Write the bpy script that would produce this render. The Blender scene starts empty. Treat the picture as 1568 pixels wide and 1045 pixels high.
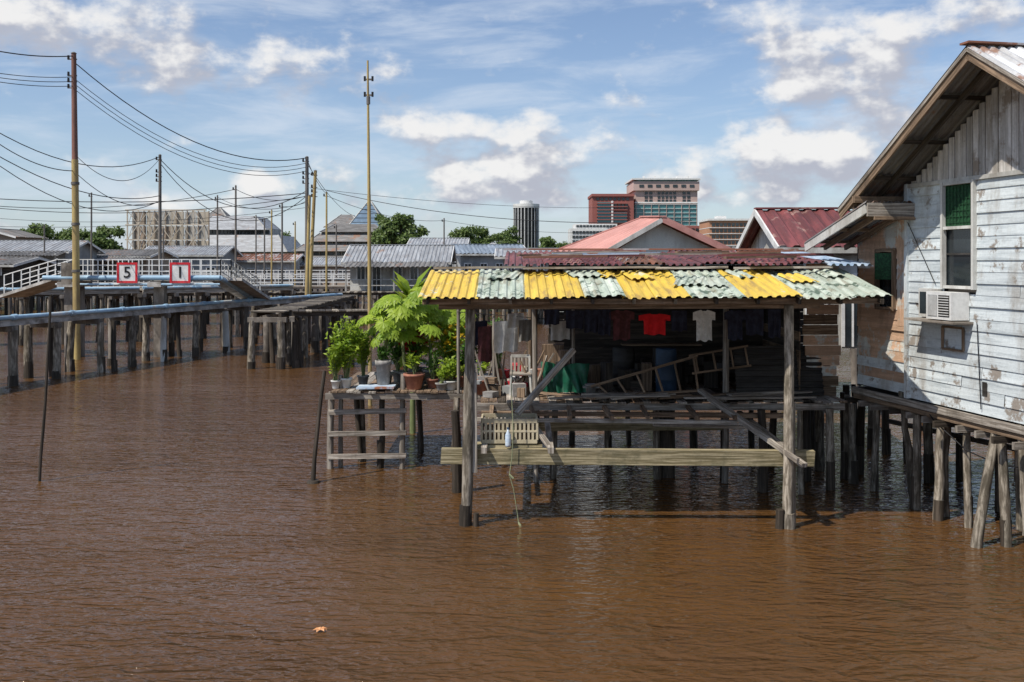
import bpy, math, random
from mathutils import Vector, Matrix, noise
random.seed(7)
R=random.random
def U(a,b): return a+(b-a)*random.random()
F=1524.0; H=4.5
def W(px,py,D): return Vector(((px-784)/F*D, D, H-(py-400)/F*D))
def XX(px,D): return (px-784)/F*D
def ZZ(py,D): return H-(py-400)/F*D
V=Vector
scene=bpy.context.scene

# ---------------------------------------------------------------- materials
def newmat(name):
    m=bpy.data.materials.new(name); m.use_nodes=True
    nt=m.node_tree; nt.nodes.clear()
    return m,nt
def N(nt,t,**k):
    n=nt.nodes.new(t)
    for a,b in k.items(): setattr(n,a,b)
    return n
def L(nt,a,b): nt.links.new(a,b)
def mathn(nt,op,a,b=None,c=None,clamp=False):
    n=N(nt,'ShaderNodeMath',operation=op); n.use_clamp=clamp
    for i,x in enumerate((a,b,c)):
        if x is None: continue
        if isinstance(x,(int,float)): n.inputs[i].default_value=x
        else: L(nt,x,n.inputs[i])
    return n.outputs[0]
def mixc(nt,f,a,b,mode='MIX'):
    n=N(nt,'ShaderNodeMix',data_type='RGBA',blend_type=mode)
    if isinstance(f,(int,float)): n.inputs[0].default_value=f
    else: L(nt,f,n.inputs[0])
    for i,x in ((6,a),(7,b)):
        if isinstance(x,tuple): n.inputs[i].default_value=(x[0],x[1],x[2],1)
        else: L(nt,x,n.inputs[i])
    return n.outputs[2]
def ramp(nt,f,a,b):
    n=N(nt,'ShaderNodeMapRange'); n.interpolation_type='SMOOTHSTEP'
    L(nt,f,n.inputs[0]); n.inputs[1].default_value=a; n.inputs[2].default_value=b
    return n.outputs[0]
MATS={}
def mat(name,c1,c2=None,c3=None,scale=(1,1,1),uv=False,rough=.7,bump=.3,var=.25,spec=.3,metal=0,lo=.42,hi=.62,patch=1.2,plo=.55,phi=.62,bd=.02,fine=0.15,stain=None,samt=.6,sscale=(2.2,2.2,.6),slo=.5,shi=.68):
    """c1 base, c2 mottling, c3 flaking patches; var = per-piece brightness variation; stain = grime colour"""
    m,nt=newmat(name)
    tc=N(nt,'ShaderNodeTexCoord'); mp=N(nt,'ShaderNodeMapping'); mp.inputs['Scale'].default_value=scale
    L(nt,tc.outputs['UV' if uv else 'Object'],mp.inputs[0])
    n1=N(nt,'ShaderNodeTexNoise'); n1.inputs['Scale'].default_value=1; n1.inputs['Detail'].default_value=6; n1.inputs['Roughness'].default_value=.65
    L(nt,mp.outputs[0],n1.inputs[0])
    geo=N(nt,'ShaderNodeNewGeometry')
    c2=c2 or tuple(x*.6 for x in c1)
    col=mixc(nt,ramp(nt,n1.outputs[0],lo,hi),c2,c1)
    if c3:
        n2=N(nt,'ShaderNodeTexNoise'); n2.inputs['Scale'].default_value=patch; n2.inputs['Detail'].default_value=7; n2.inputs['Roughness'].default_value=.7
        L(nt,tc.outputs['Object'],n2.inputs[0])
        off=mathn(nt,'MULTIPLY_ADD',geo.outputs['Random Per Island'],.12,-.06)
        s=mathn(nt,'ADD',n2.outputs[0],off)
        col=mixc(nt,ramp(nt,s,plo,phi),col,c3)
    if stain:
        mp2=N(nt,'ShaderNodeMapping'); mp2.inputs['Scale'].default_value=sscale; mp2.inputs['Location'].default_value=(7,3,5); L(nt,tc.outputs['Object'],mp2.inputs[0])
        n4=N(nt,'ShaderNodeTexNoise'); n4.inputs['Scale'].default_value=1; n4.inputs['Detail'].default_value=6; n4.inputs['Roughness'].default_value=.68; L(nt,mp2.outputs[0],n4.inputs[0])
        col=mixc(nt,mathn(nt,'MULTIPLY',ramp(nt,n4.outputs[0],slo,shi),samt),col,stain)
    n3=N(nt,'ShaderNodeTexNoise'); n3.inputs['Scale'].default_value=22; n3.inputs['Detail'].default_value=2
    L(nt,tc.outputs['Object'],n3.inputs[0])
    g=mathn(nt,'MULTIPLY_ADD',n3.outputs[0],fine*2,1-fine)
    v=mathn(nt,'MULTIPLY_ADD',geo.outputs['Random Per Island'],var*1.6,1-var)
    k=mathn(nt,'MULTIPLY',g,v)
    vm=N(nt,'ShaderNodeVectorMath',operation='SCALE'); L(nt,col,vm.inputs[0]); L(nt,k,vm.inputs['Scale'])
    b=N(nt,'ShaderNodeBsdfPrincipled'); L(nt,vm.outputs[0],b.inputs['Base Color'])
    b.inputs['Roughness'].default_value=rough; b.inputs['Metallic'].default_value=metal; b.inputs['Specular IOR Level'].default_value=spec
    if bump:
        bp=N(nt,'ShaderNodeBump'); bp.inputs['Strength'].default_value=bump; bp.inputs['Distance'].default_value=bd
        L(nt,n1.outputs[0],bp.inputs['Height']); L(nt,bp.outputs[0],b.inputs['Normal'])
    o=N(nt,'ShaderNodeOutputMaterial'); L(nt,b.outputs[0],o.inputs[0])
    MATS[name]=m; return name
def leafmat(name,c1,c2,tr=.35):
    m,nt=newmat(name); geo=N(nt,'ShaderNodeNewGeometry')
    tc=N(nt,'ShaderNodeTexCoord'); n1=N(nt,'ShaderNodeTexNoise'); n1.inputs['Scale'].default_value=1.3; n1.inputs['Detail'].default_value=1
    L(nt,tc.outputs['Object'],n1.inputs[0])
    f=mathn(nt,'ADD',mathn(nt,'MULTIPLY',geo.outputs['Random Per Island'],.6),mathn(nt,'MULTIPLY_ADD',n1.outputs[0],1.2,-.4),clamp=True)
    col=mixc(nt,f,c1,c2)
    b=N(nt,'ShaderNodeBsdfPrincipled'); L(nt,col,b.inputs['Base Color']); b.inputs['Roughness'].default_value=.45; b.inputs['Specular IOR Level'].default_value=.3
    t=N(nt,'ShaderNodeBsdfTranslucent'); L(nt,col,t.inputs[0])
    mx=N(nt,'ShaderNodeMixShader'); mx.inputs[0].default_value=tr; L(nt,b.outputs[0],mx.inputs[1]); L(nt,t.outputs[0],mx.inputs[2])
    o=N(nt,'ShaderNodeOutputMaterial'); L(nt,mx.outputs[0],o.inputs[0]); MATS[name]=m; return name
GR=(1.2,26,1)
wood=mat('weathered_wood',(.44,.40,.345),(.20,.17,.14),scale=GR,uv=True,rough=.85,bump=.6,var=.33,stain=(.10,.085,.065),samt=.6)
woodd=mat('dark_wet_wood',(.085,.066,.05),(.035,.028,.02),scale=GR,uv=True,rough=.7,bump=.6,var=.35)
woodo=mat('mossy_wood',(.42,.36,.23),(.18,.15,.08),scale=GR,uv=True,rough=.85,bump=.6,var=.2,stain=(.09,.09,.05),samt=.7,sscale=(1.5,2,2))
woodb=mat('brown_wood',(.30,.21,.14),(.14,.095,.06),scale=GR,uv=True,rough=.85,bump=.5,var=.35,stain=(.08,.06,.045),samt=.6)
postm=mat('piling_wood',(.42,.37,.30),(.15,.125,.095),scale=(2.2,14,1),uv=True,rough=.9,bump=.8,var=.38,stain=(.07,.06,.042),samt=.75,sscale=(3,3,1.2),slo=.46,shi=.6)
whitew=mat('white_painted_board',(.62,.675,.69),(.45,.50,.52),c3=(.26,.23,.20),scale=(1.0,11,1),uv=True,rough=.75,bump=.4,var=.16,patch=2.4,plo=.57,phi=.64,lo=.35,hi=.55,stain=(.30,.27,.23),samt=.65,sscale=(1.6,1.6,.55),slo=.48,shi=.66)
gablew=mat('grey_gable_board',(.60,.58,.55),(.38,.36,.33),c3=(.25,.21,.17),scale=(.9,9,1),uv=True,rough=.8,bump=.4,var=.22,patch=1.5,plo=.58,phi=.68,stain=(.22,.19,.15),samt=.6)
peach=mat('peach_flaking_board',(.66,.43,.29),(.50,.33,.22),c3=(.56,.57,.53),scale=(1,10,1),uv=True,rough=.8,bump=.5,var=.25,patch=1.6,plo=.50,phi=.57,stain=(.20,.14,.10),samt=.5)
yel=mat('yellow_painted_tin',(.74,.53,.085),(.62,.43,.07),c3=(.55,.55,.42),scale=(.5,5,1),uv=True,rough=.5,bump=.1,var=.1,patch=2.4,plo=.60,phi=.66,stain=(.33,.22,.08),samt=.75,sscale=(7,1.0,1),slo=.50,shi=.66)
pgr=mat('pale_green_tin',(.56,.61,.52),(.38,.44,.36),c3=(.10,.14,.10),scale=(.9,5,1),uv=True,rough=.5,bump=.2,var=.18,patch=2.6,plo=.545,phi=.60,stain=(.24,.20,.13),samt=.7,sscale=(6,1.2,1),slo=.48,shi=.66)
maroon=mat('maroon_tin',(.22,.065,.065),(.13,.045,.045),c3=(.32,.20,.17),scale=(.6,4,1),uv=True,rough=.55,bump=.2,var=.25,patch=1.1,plo=.55,phi=.65)
rust=mat('rusty_tin',(.30,.13,.08),(.15,.075,.05),c3=(.38,.36,.36),scale=(.6,4,1),uv=True,rough=.7,bump=.3,var=.4,patch=.9,plo=.52,phi=.6)
bluet=mat('blue_white_tin',(.60,.68,.76),(.32,.43,.56),c3=(.35,.15,.08),scale=(.6,4,1),uv=True,rough=.5,bump=.2,var=.25,patch=1.5,plo=.55,phi=.62)
pinkr=mat('faded_red_roof',(.56,.29,.25),(.47,.23,.20),scale=(.5,3,1),uv=True,rough=.6,bump=.1,var=.1,stain=(.30,.14,.12),samt=.5,sscale=(.8,.8,.8))
greyt=mat('grey_tin_roof',(.37,.39,.41),(.25,.26,.275),c3=(.26,.18,.14),scale=(.5,3,1),uv=True,rough=.5,bump=.2,var=.15,patch=.5,plo=.6,phi=.7,stain=(.16,.14,.13),samt=.5,sscale=(.6,.6,.6))
greytd=mat('aged_tin_roof',(.22,.215,.21),(.14,.135,.13),c3=(.22,.13,.09),scale=(.5,3,1),uv=True,rough=.7,bump=.2,var=.25,patch=.6,plo=.56,phi=.66)
bluer=mat('blue_grey_roof',(.25,.30,.36),(.17,.21,.26),scale=(.5,3,1),uv=True,rough=.5,bump=.2,var=.15)
whiter=mat('white_tin_roof',(.66,.67,.68),(.40,.40,.40),c3=(.25,.15,.11),scale=(.5,3,1),uv=True,rough=.5,bump=.1,var=.15,patch=1.2,plo=.55,phi=.65)
darkt=mat('dark_tin',(.06,.055,.05),(.03,.027,.024),scale=(.6,4,1),uv=True,rough=.7,bump=.3,var=.35)
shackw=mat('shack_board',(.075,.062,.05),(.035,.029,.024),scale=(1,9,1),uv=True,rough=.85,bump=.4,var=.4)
conc=mat('concrete',(.48,.46,.43),(.30,.28,.255),c3=(.16,.14,.12),scale=(1.5,1.5,1.5),rough=.9,bump=.3,var=.15,patch=.7,plo=.55,phi=.7,stain=(.14,.12,.10),samt=.7,sscale=(.9,.9,2))
concd=mat('stained_concrete',(.30,.27,.235),(.14,.12,.10),scale=(1.5,1.5,.6),rough=.9,bump=.3,var=.25,stain=(.07,.06,.05),samt=.7,sscale=(1.2,1.2,1))
pvc=mat('blue_pipe_paint',(.36,.52,.64),(.25,.39,.52),c3=(.50,.53,.54),scale=(1,1,1),rough=.5,bump=.1,var=.1,patch=.8,stain=(.20,.20,.19),samt=.6,sscale=(1,1,3))
white=mat('white_paint',(.74,.74,.72),(.60,.60,.58),scale=(2,2,2),rough=.6,bump=.05,var=.1)
dirtywhite=mat('dirty_white',(.56,.56,.53),(.38,.37,.34),scale=(1.2,1.2,.5),rough=.8,bump=.1,var=.15,stain=(.22,.19,.15),samt=.6)
beige=mat('beige_wall',(.56,.50,.41),(.45,.40,.32),scale=(.3,.3,.15),rough=.85,bump=.05,var=.1)
beiged=mat('tan_wall',(.40,.32,.25),(.28,.23,.18),scale=(.4,.4,.2),rough=.85,bump=.05,var=.1)
greyw=mat('grey_wall',(.37,.38,.38),(.25,.26,.26),scale=(.6,.6,.3),rough=.85,bump=.05,var=.1)
cyanw=mat('pale_green_wall',(.58,.62,.57),(.47,.51,.47),scale=(.6,.6,.3),rough=.85,bump=.05,var=.1,stain=(.33,.33,.29),samt=.5)
yelp=mat('yellow_pole_paint',(.50,.38,.15),(.34,.25,.11),scale=(3,3,.5),rough=.6,bump=.1,var=.1,stain=(.16,.11,.07),samt=.6)
rpole=mat('rusty_pole',(.27,.13,.10),(.17,.09,.07),scale=(3,3,.5),rough=.7,bump=.1,var=.1)
gpole=mat('galvanised_pole',(.20,.18,.16),(.12,.11,.10),scale=(3,3,.5),rough=.6,bump=.1,var=.2)
wirem=mat('wire_black',(.02,.02,.022),rough=.6,bump=0,var=0)
red=mat('red_paint',(.60,.03,.04),(.48,.02,.03),rough=.5,bump=0,var=.05)
redc=mat('red_cloth',(.75,.02,.025),(.6,.015,.02),scale=(6,6,6),rough=.9,bump=.3,var=.05)
greyc=mat('grey_cloth',(.35,.34,.31),(.25,.24,.22),scale=(6,6,6),rough=.9,bump=.3,var=.2)
whitec=mat('white_cloth',(.72,.72,.70),(.58,.58,.56),scale=(6,6,6),rough=.9,bump=.3,var=.1)
darkc=mat('navy_cloth',(.03,.035,.06),(.02,.02,.035),scale=(6,6,6),rough=.9,bump=.3,var=.3)
maroonc=mat('maroon_cloth',(.12,.04,.045),(.07,.025,.025),scale=(6,6,6),rough=.9,bump=.3,var=.3)
blackm=mat('black_text',(.02,.02,.02),bump=0,var=0)
glass=mat('dark_window_glass',(.035,.045,.05),(.02,.026,.03),rough=.12,bump=0,var=.3,spec=.6)
teal=mat('teal_glass',(.10,.27,.27),(.06,.19,.20),scale=(.05,.05,.05),rough=.2,bump=0,var=.3,spec=.6)
slate=mat('pyramid_glass',(.16,.24,.32),(.10,.16,.23),scale=(.3,.3,.3),rough=.25,bump=0,var=.2,spec=.6)
towerp=mat('pink_facade',(.50,.37,.33),(.44,.32,.28),scale=(.05,.05,.05),rough=.8,bump=0,var=.1)
towerr=mat('brick_red_facade',(.34,.12,.10),(.28,.10,.085),scale=(.05,.05,.05),rough=.8,bump=0,var=.1)
orangew=mat('orange_facade',(.50,.26,.16),(.42,.22,.13),scale=(.05,.05,.05),rough=.8,bump=0,var=.1)
blackt=mat('black_facade',(.03,.03,.035),(.02,.02,.02),scale=(.05,.05,.05),rough=.4,bump=0,var=.2)
gmesh=mat('green_mesh',(.02,.09,.035),(.01,.04,.018),scale=(25,25,25),rough=.7,bump=.2,var=.1)
gplas=mat('green_plastic',(.01,.13,.07),(.01,.07,.04),scale=(2,2,2),rough=.4,bump=0,var=.1)
bplas=mat('blue_plastic',(.03,.06,.11),(.02,.04,.07),scale=(2,2,2),rough=.5,bump=0,var=.1)
cratem=mat('tan_plastic',(.55,.48,.33),(.42,.36,.24),scale=(3,3,3),rough=.6,bump=.1,var=.1,stain=(.2,.17,.11),samt=.5)
clay=mat('terracotta',(.42,.19,.12),(.30,.13,.09),scale=(5,5,5),rough=.85,bump=.1,var=.2)
potg=mat('grey_pot',(.34,.33,.31),(.22,.21,.20),scale=(5,5,5),rough=.7,bump=.1,var=.2)
soil=mat('soil',(.06,.04,.025),rough=1,bump=.3,var=0)
rope=mat('nylon_rope',(.36,.38,.22),(.25,.27,.16),rough=.9,bump=0,var=0)
bark=mat('bark',(.14,.11,.08),(.08,.06,.045),scale=(3,3,1),rough=.9,bump=.4,var=.1)
stemg=mat('green_stem',(.22,.27,.11),(.14,.17,.07),scale=(5,5,2),rough=.7,bump=.2,var=.1)
land=mat('bank_ground',(.12,.13,.06),(.08,.07,.04),scale=(.05,.05,.05),rough=1,bump=0,var=0)
lf_tree=leafmat('tree_foliage',(.05,.09,.022),(.15,.21,.05),.25)
lf_pap=leafmat('papaya_leaf',(.20,.33,.03),(.46,.58,.07),.45)
lf_bush=leafmat('bush_leaf',(.14,.25,.02),(.42,.52,.05),.4)
lf_dark=leafmat('dark_leaf',(.04,.11,.02),(.13,.25,.04),.3)
lf_red=leafmat('red_flower',(.45,.01,.02),(.6,.03,.03),.3)
lf_yel=leafmat('yellow_flower',(.60,.40,.02),(.75,.55,.05),.3)
lf_or=leafmat('orange_dead_leaf',(.7,.25,.06),(.8,.5,.28),.2)

# ---------------------------------------------------------------- builder
class G:
    def __init__(s,name): s.name=name; s.parts={}; s.extra=[]
    def add(s,part,m,verts,faces,uvs=None,smooth=False):
        p=s.parts.setdefault(part,dict(v=[],f=[],uv=[],m=[],ms=[],s=[]))
        o=len(p['v']); p['v'].extend([V(v) for v in verts])
        if m not in p['ms']: p['ms'].append(m)
        mi=p['ms'].index(m)
        for i,f in enumerate(faces):
            p['f'].append([a+o for a in f]); p['m'].append(mi); p['s'].append(smooth)
            if uvs: p['uv'].extend(uvs[i])
            else: p['uv'].extend([(verts[a][0]+verts[a][1],verts[a][2]) for a in f])
    def beam(s,part,m,p0,p1,w,h,up=None,jit=0):
        p0=V(p0);p1=V(p1); a=p1-p0; ln=a.length
        if ln<1e-6:return
        a/=ln; up=V(up) if up else (V((0,0,1)) if abs(a.z)<.97 else V((0,1,0)))
        sd=a.cross(up).normalized(); u2=sd.cross(a)
        vs=[]
        for q in (p0,p1):
            for sx,sz in ((-1,-1),(1,-1),(1,1),(-1,1)):
                vs.append(q+sd*sx*w/2+u2*sz*h/2+V((U(-jit,jit),U(-jit,jit),U(-jit,jit))))
        r=R()*50
        fs=[(0,1,2,3),(7,6,5,4)]; uv=[[(r,r),(r,r+w),(r+h,r+w),(r+h,r)]]*2
        for i in range(4):
            j=(i+1)%4; fs.append((j,i,i+4,j+4)); d=w if i%2==0 else h
            uv.append([(r,r+d+i),(r,r+i),(r+ln,r+i),(r+ln,r+d+i)])
        s.add(part,m,vs,fs,uv)
    def box(s,part,m,c,size,rz=0):
        c=V(c); x,y,z=size; ex=V((math.cos(rz),math.sin(rz),0)); ey=V((-math.sin(rz),math.cos(rz),0))
        if x>=y and x>=z: s.beam(part,m,c-ex*x/2,c+ex*x/2,y,z)
        elif y>=x and y>=z: s.beam(part,m,c-ey*y/2,c+ey*y/2,x,z)
        else: s.beam(part,m,c-V((0,0,z/2)),c+V((0,0,z/2)),x,y,up=ey)
    def cyl(s,part,m,p0,p1,r0,r1=None,n=8,seg=1,bend=0,rj=0,cap=True):
        p0=V(p0);p1=V(p1);r1=r0 if r1 is None else r1; a=p1-p0; ln=a.length; a/=ln
        up=V((0,0,1)) if abs(a.z)<.9 else V((0,1,0)); sd=a.cross(up).normalized(); u2=sd.cross(a)
        vs=[];fs=[];uv=[]; r=R()*30; bx,bz=U(-bend,bend),U(-bend,bend)
        for i in range(seg+1):
            t=i/seg; c=p0.lerp(p1,t)+(sd*bx+u2*bz)*math.sin(t*math.pi)
            if bend and 0<i<seg: c+=sd*U(-bend,bend)*.25+u2*U(-bend,bend)*.25
            rr=r0+(r1-r0)*t
            for k in range(n):
                an=2*math.pi*k/n; q=rr*(1+U(-rj,rj)); vs.append(c+sd*math.cos(an)*q+u2*math.sin(an)*q)
        for i in range(seg):
            for k in range(n):
                k2=(k+1)%n; fs.append((i*n+k2,i*n+k,(i+1)*n+k,(i+1)*n+k2))
                c=2*math.pi*r0/n; t0=r+ln*i/seg; t1=r+ln*(i+1)/seg
                uv.append([(t0,(k+1)*c+r),(t0,k*c+r),(t1,k*c+r),(t1,(k+1)*c+r)])
        s.add(part,m,vs,fs,uv,smooth=True)
        if cap:
            s.add(part,m,vs[:n],[list(range(n))]); s.add(part,m,vs[-n:],[list(range(n))[::-1]])
    def poly(s,part,m,pts): s.add(part,m,pts,[list(range(len(pts)))])
    def corr(s,part,m,p00,p10,p01,p11,pitch=.2,amp=.02,vseg=2,sag=.0):
        p00,p10,p01,p11=V(p00),V(p10),V(p01),V(p11)
        w=max((p10-p00).length,(p11-p01).length); n=max(2,int(round(w/pitch)))*4; nn=(p11-p00).cross(p01-p10).normalized()
        if nn.z<0: nn=-nn
        prof=[-1,1,1,-1]; xs=[0,.18,.5,.68]
        cols=[]
        for i in range(n//4):
            for k in range(4): cols.append(((i+xs[k])/(n/4),prof[k]))
        cols.append((1,-1))
        vs=[];uvl=[];r=R()*40; ln=(p01-p00).length
        for j in range(vseg+1):
            t=j/vseg
            for (u,q) in cols:
                p=p00.lerp(p10,u).lerp(p01.lerp(p11,u),t)+nn*(amp*q+ (U(-sag,sag) if sag else 0))
                vs.append(p); uvl.append((r+t*ln,r+u*w))
        c=len(cols); fs=[];uv=[]
        for j in range(vseg):
            for i in range(c-1):
                f=(j*c+i,j*c+i+1,(j+1)*c+i+1,(j+1)*c+i); fs.append(f); uv.append([uvl[a] for a in f])
        s.add(part,m,vs,fs,uv)
    def sheets(s,part,ms,p00,p10,p01,p11,sw=.8,pitch=.2,amp=.02,jit=.04,lift=.012,pick=None):
        p00,p10,p01,p11=V(p00),V(p10),V(p01),V(p11); w=max((p10-p00).length,(p11-p01).length); n=max(1,int(round(w/sw)))
        nn=(p11-p00).cross(p01-p10).normalized(); nn=nn if nn.z>0 else -nn
        for i in range(n):
            a,b=i/n,(i+1)/n+.03/w*1.5
            o=nn*(lift*(i%2)+U(0,lift)); d0=(p01-p00).normalized()*U(-jit,jit); d1=(p01-p00).normalized()*U(-jit,jit)
            m=pick(i,n) if pick else random.choice(ms)
            s.corr(part,m,p00.lerp(p10,a)+o+d0,p00.lerp(p10,b)+o+d0,p01.lerp(p11,a)+o+d1,p01.lerp(p11,b)+o+d1+nn*U(-.01,.02),pitch,amp)
    def lathe(s,part,m,c,prof,n=16):
        c=V(c); vs=[];fs=[]
        for (r,z) in prof:
            for k in range(n):
                a=2*math.pi*k/n; vs.append(c+V((r*math.cos(a),r*math.sin(a),z)))
        for i in range(len(prof)-1):
            for k in range(n):
                k2=(k+1)%n; fs.append((i*n+k,i*n+k2,(i+1)*n+k2,(i+1)*n+k))
        s.add(part,m,vs,fs,smooth=True)
    def planks(s,part,m,p0,p1,up,n,th=.025,gap=.008,jit=.01):
        p0=V(p0);p1=V(p1);up=V(up); w=up.length/n; ud=up.normalized(); a=(p1-p0).normalized(); nrm=a.cross(ud)
        for i in range(n):
            c=up*((i+.5)/n)+nrm*U(-jit,jit)*.5
            s.beam(part,m if isinstance(m,str) else random.choice(m),p0+c+a*U(-jit,jit),p1+c+a*U(-jit,jit),th,w-gap,up=ud)
    def leaf(s,part,m,b,d,n,ln,w,fold=.25):
        d=d.normalized(); sd=d.cross(n)
        if sd.length<1e-4: sd=V((1,0,0))
        sd.normalize(); n=sd.cross(d)
        vs=[b,b+d*ln*.45+sd*w/2+n*w*fold,b+d*ln-n*ln*.12,b+d*ln*.45-sd*w/2+n*w*fold,b+d*ln*.5]
        s.add(part,m,vs,[(0,1,4),(1,2,4),(0,4,3),(4,2,3)])
    def done(s):
        allv=[v for p in s.parts.values() for v in p['v']]
        mn=V((min(v.x for v in allv),min(v.y for v in allv),min(v.z for v in allv)))
        mx=V((max(v.x for v in allv),max(v.y for v in allv),max(v.z for v in allv)))
        org=V(((mn.x+mx.x)/2,(mn.y+mx.y)/2,mn.z)); root=None
        single=len(s.parts)==1 and not s.extra
        if not single:
            root=bpy.data.objects.new(s.name,None); root.location=org; scene.collection.objects.link(root); root.empty_display_size=.3
        for pn,p in s.parts.items():
            me=bpy.data.meshes.new(s.name+'_'+pn)
            me.from_pydata([tuple(v-org) for v in p['v']],[],p['f'])
            uvl=me.uv_layers.new(name='UVMap')
            fl=[c for u in p['uv'] for c in u]
            uvl.data.foreach_set('uv',fl)
            for m in p['ms']: me.materials.append(MATS[m])
            me.polygons.foreach_set('material_index',p['m']); me.polygons.foreach_set('use_smooth',p['s'])
            me.update()
            o=bpy.data.objects.new(s.name if single else pn,me); scene.collection.objects.link(o)
            if single: o.location=org; root=o
            else: o.parent=root
        for o in s.extra:
            o.location=V(o.location)-org; o.parent=root
        return root
def rdir(zmin=-1):
    while True:
        v=V((U(-1,1),U(-1,1),U(-1,1)))
        if .05<v.length<1 and v.normalized().z>=zmin: return v.normalized()

# ---------------------------------------------------------------- water
m,nt=newmat('river_water')
tc=N(nt,'ShaderNodeTexCoord')
def wn(scale,mscale,rot=0,detail=3,dist=0):
    mp=N(nt,'ShaderNodeMapping'); mp.inputs['Scale'].default_value=mscale; mp.inputs['Rotation'].default_value=(0,0,rot)
    L(nt,tc.outputs['Object'],mp.inputs[0]); n=N(nt,'ShaderNodeTexNoise'); n.inputs['Scale'].default_value=scale; n.inputs['Detail'].default_value=detail; n.inputs['Distortion'].default_value=dist
    L(nt,mp.outputs[0],n.inputs[0]); return n.outputs[0]
a=wn(.8,(.45,1,1),.25,2); b=wn(3.0,(.42,1,1),-.12,2,.6); b2=wn(6.0,(.5,1,1),.35,2,.4); c=wn(15,(.5,1,1),.1,2,.4); big=wn(.10,(1,1.8,1),.4,3)
def ridge(x): return mathn(nt,'SUBTRACT',1.0,mathn(nt,'ABSOLUTE',mathn(nt,'MULTIPLY_ADD',x,2.0,-1.0)))
h1=mathn(nt,'MULTIPLY_ADD',ridge(b),.10,mathn(nt,'MULTIPLY',a,.20)); h2=mathn(nt,'MULTIPLY_ADD',ridge(b2),.045,mathn(nt,'MULTIPLY',c,.026))
hgt=mathn(nt,'ADD',h1,h2)
gust=mathn(nt,'MULTIPLY_ADD',ramp(nt,big,.35,.65),.55,.5)
bp=N(nt,'ShaderNodeBump'); bp.inputs['Distance'].default_value=1.0; L(nt,gust,bp.inputs['Strength']); L(nt,hgt,bp.inputs['Height'])
col=mixc(nt,ramp(nt,big,.35,.7),(.098,.047,.015),(.080,.040,.015))
bs=N(nt,'ShaderNodeBsdfPrincipled'); L(nt,col,bs.inputs['Base Color']); bs.inputs['Roughness'].default_value=.04; bs.inputs['IOR'].default_value=1.38
L(nt,bp.outputs[0],bs.inputs['Normal']); o=N(nt,'ShaderNodeOutputMaterial'); L(nt,bs.outputs[0],o.inputs[0]); MATS['river_water']=m
g=G('river_water'); g.poly('surface','river_water',[(-3000,-60,0),(3000,-60,0),(3000,6000,0),(-3000,6000,0)]); wat=g.done()
g=G('river_bank_ground'); g.box('ground',land,(0,3190,.4),(6000,6000,1.2)); g.done()

# ---------------------------------------------------------------- pilings
def pile(g,part,x,y,ztop,r=.1,m=postm,lean=.06,zb=-.8):
    dx,dy=U(-lean,lean),U(-lean,lean)
    g.cyl(part,m,(x+dx,y+dy,zb),(x,y,ztop),r*1.1,r*.92,n=8,seg=5,bend=.035,rj=.12)
    g.cyl(part,woodd,(x+dx*1.0,y+dy*1.0,zb),(x+dx*.6,y+dy*.6,.42+U(-.15,.25)),r*1.17,r*1.08,n=8,seg=3,rj=.12)

# ================================================================ RIGHT HOUSE
def wx(D): return 10.69-.19*D
tn=V((-.19,1,0)).normalized(); nn=V((-1,-.19,0)).normalized()
def wp(D,z,off=0): return V((wx(D),D,z))+nn*off
def roofz(D): return 7.7-.6*abs(D-15.2)
g=G('stilt_house')
D0,D1=10.9,18.13
wa,wb=16.27,17.08; wz0,wz1=4.09,5.78
nb=20; z0=2.02; z1=5.86; ph=(z1-z0)/nb
def clap(part,m,Da,Db,zl,zh,off=0):
    if Db-Da<.05: return
    a_=wp(Da,zl,off+.022);b_=wp(Db,zl,off+.022);c_=wp(Db,zh+.012,off+.004);d_=wp(Da,zh+.012,off+.004)
    k=nn*.018; r=R()*40; ln=(b_-a_).length; h=zh-zl
    vs=[a_,b_,c_,d_,a_-k,b_-k]
    g.add(part,m,vs,[(0,1,2,3),(0,4,5,1)],[[(r,r),(r+ln,r),(r+ln,r+h),(r,r+h)],[(r,r),(r,r+.02),(r+ln,r+.02),(r+ln,r)]])
def split(Da,Db):
    out=[];x=Da
    while x<Db:
        y=min(Db,x+U(1.6,3.6)); 
        if Db-y<.5:y=Db
        out.append((x,y-.006)); x=y
    return out
for i in range(nb):
    zl=z0+i*ph; zh=zl+ph
    segs=[(D0,D1)]
    if zh>wz0 and zl<wz1: segs=[(D0,wa),(wb,D1)]
    for sa,sb in segs:
        for p,q in split(sa,sb): clap('clapboard_wall',whitew,p,q,zl+U(-.006,.006),zh,U(0,.012))
g.poly('wall_backing',darkt,[wp(D0,z0,-.06),wp(wa,z0,-.06),wp(wa,7.2,-.06),wp(D0,5.2,-.06)])
g.poly('wall_backing',darkt,[wp(wb,z0,-.06),wp(D1,z0,-.06),wp(D1,5.9,-.06),wp(wb,6.5,-.06)])
g.poly('wall_backing',darkt,[wp(wa,z0,-.06),wp(wb,z0,-.06),wp(wb,wz0,-.06),wp(wa,wz0,-.06)])
g.poly('wall_backing',darkt,[wp(wa,wz1,-.06),wp(wb,wz1,-.06),wp(wb,6.5,-.06),wp(wa,7.1,-.06)])
x=D0
while x<D1:
    y=min(D1,x+.155); c=(x+y)/2; zt=min(roofz(x),roofz(y))-.06
    o_=U(0,.014); 
    if zt>z1: g.beam('gable_boards',gablew,wp(c,z1+.01,.02+o_),wp(c,zt,.02+o_),.02,(y-x)-.012,up=tn)
    x=y
g.beam('gable_boards',dirtywhite,wp(D0,z1,.045),wp(D1,z1,.045),.03,.07)
for p0 in (wa,wb):
    g.beam('window_frame',dirtywhite,wp(p0,wz0-.06,.05),wp(p0,wz1+.06,.05),.08,.055,up=tn)
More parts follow.
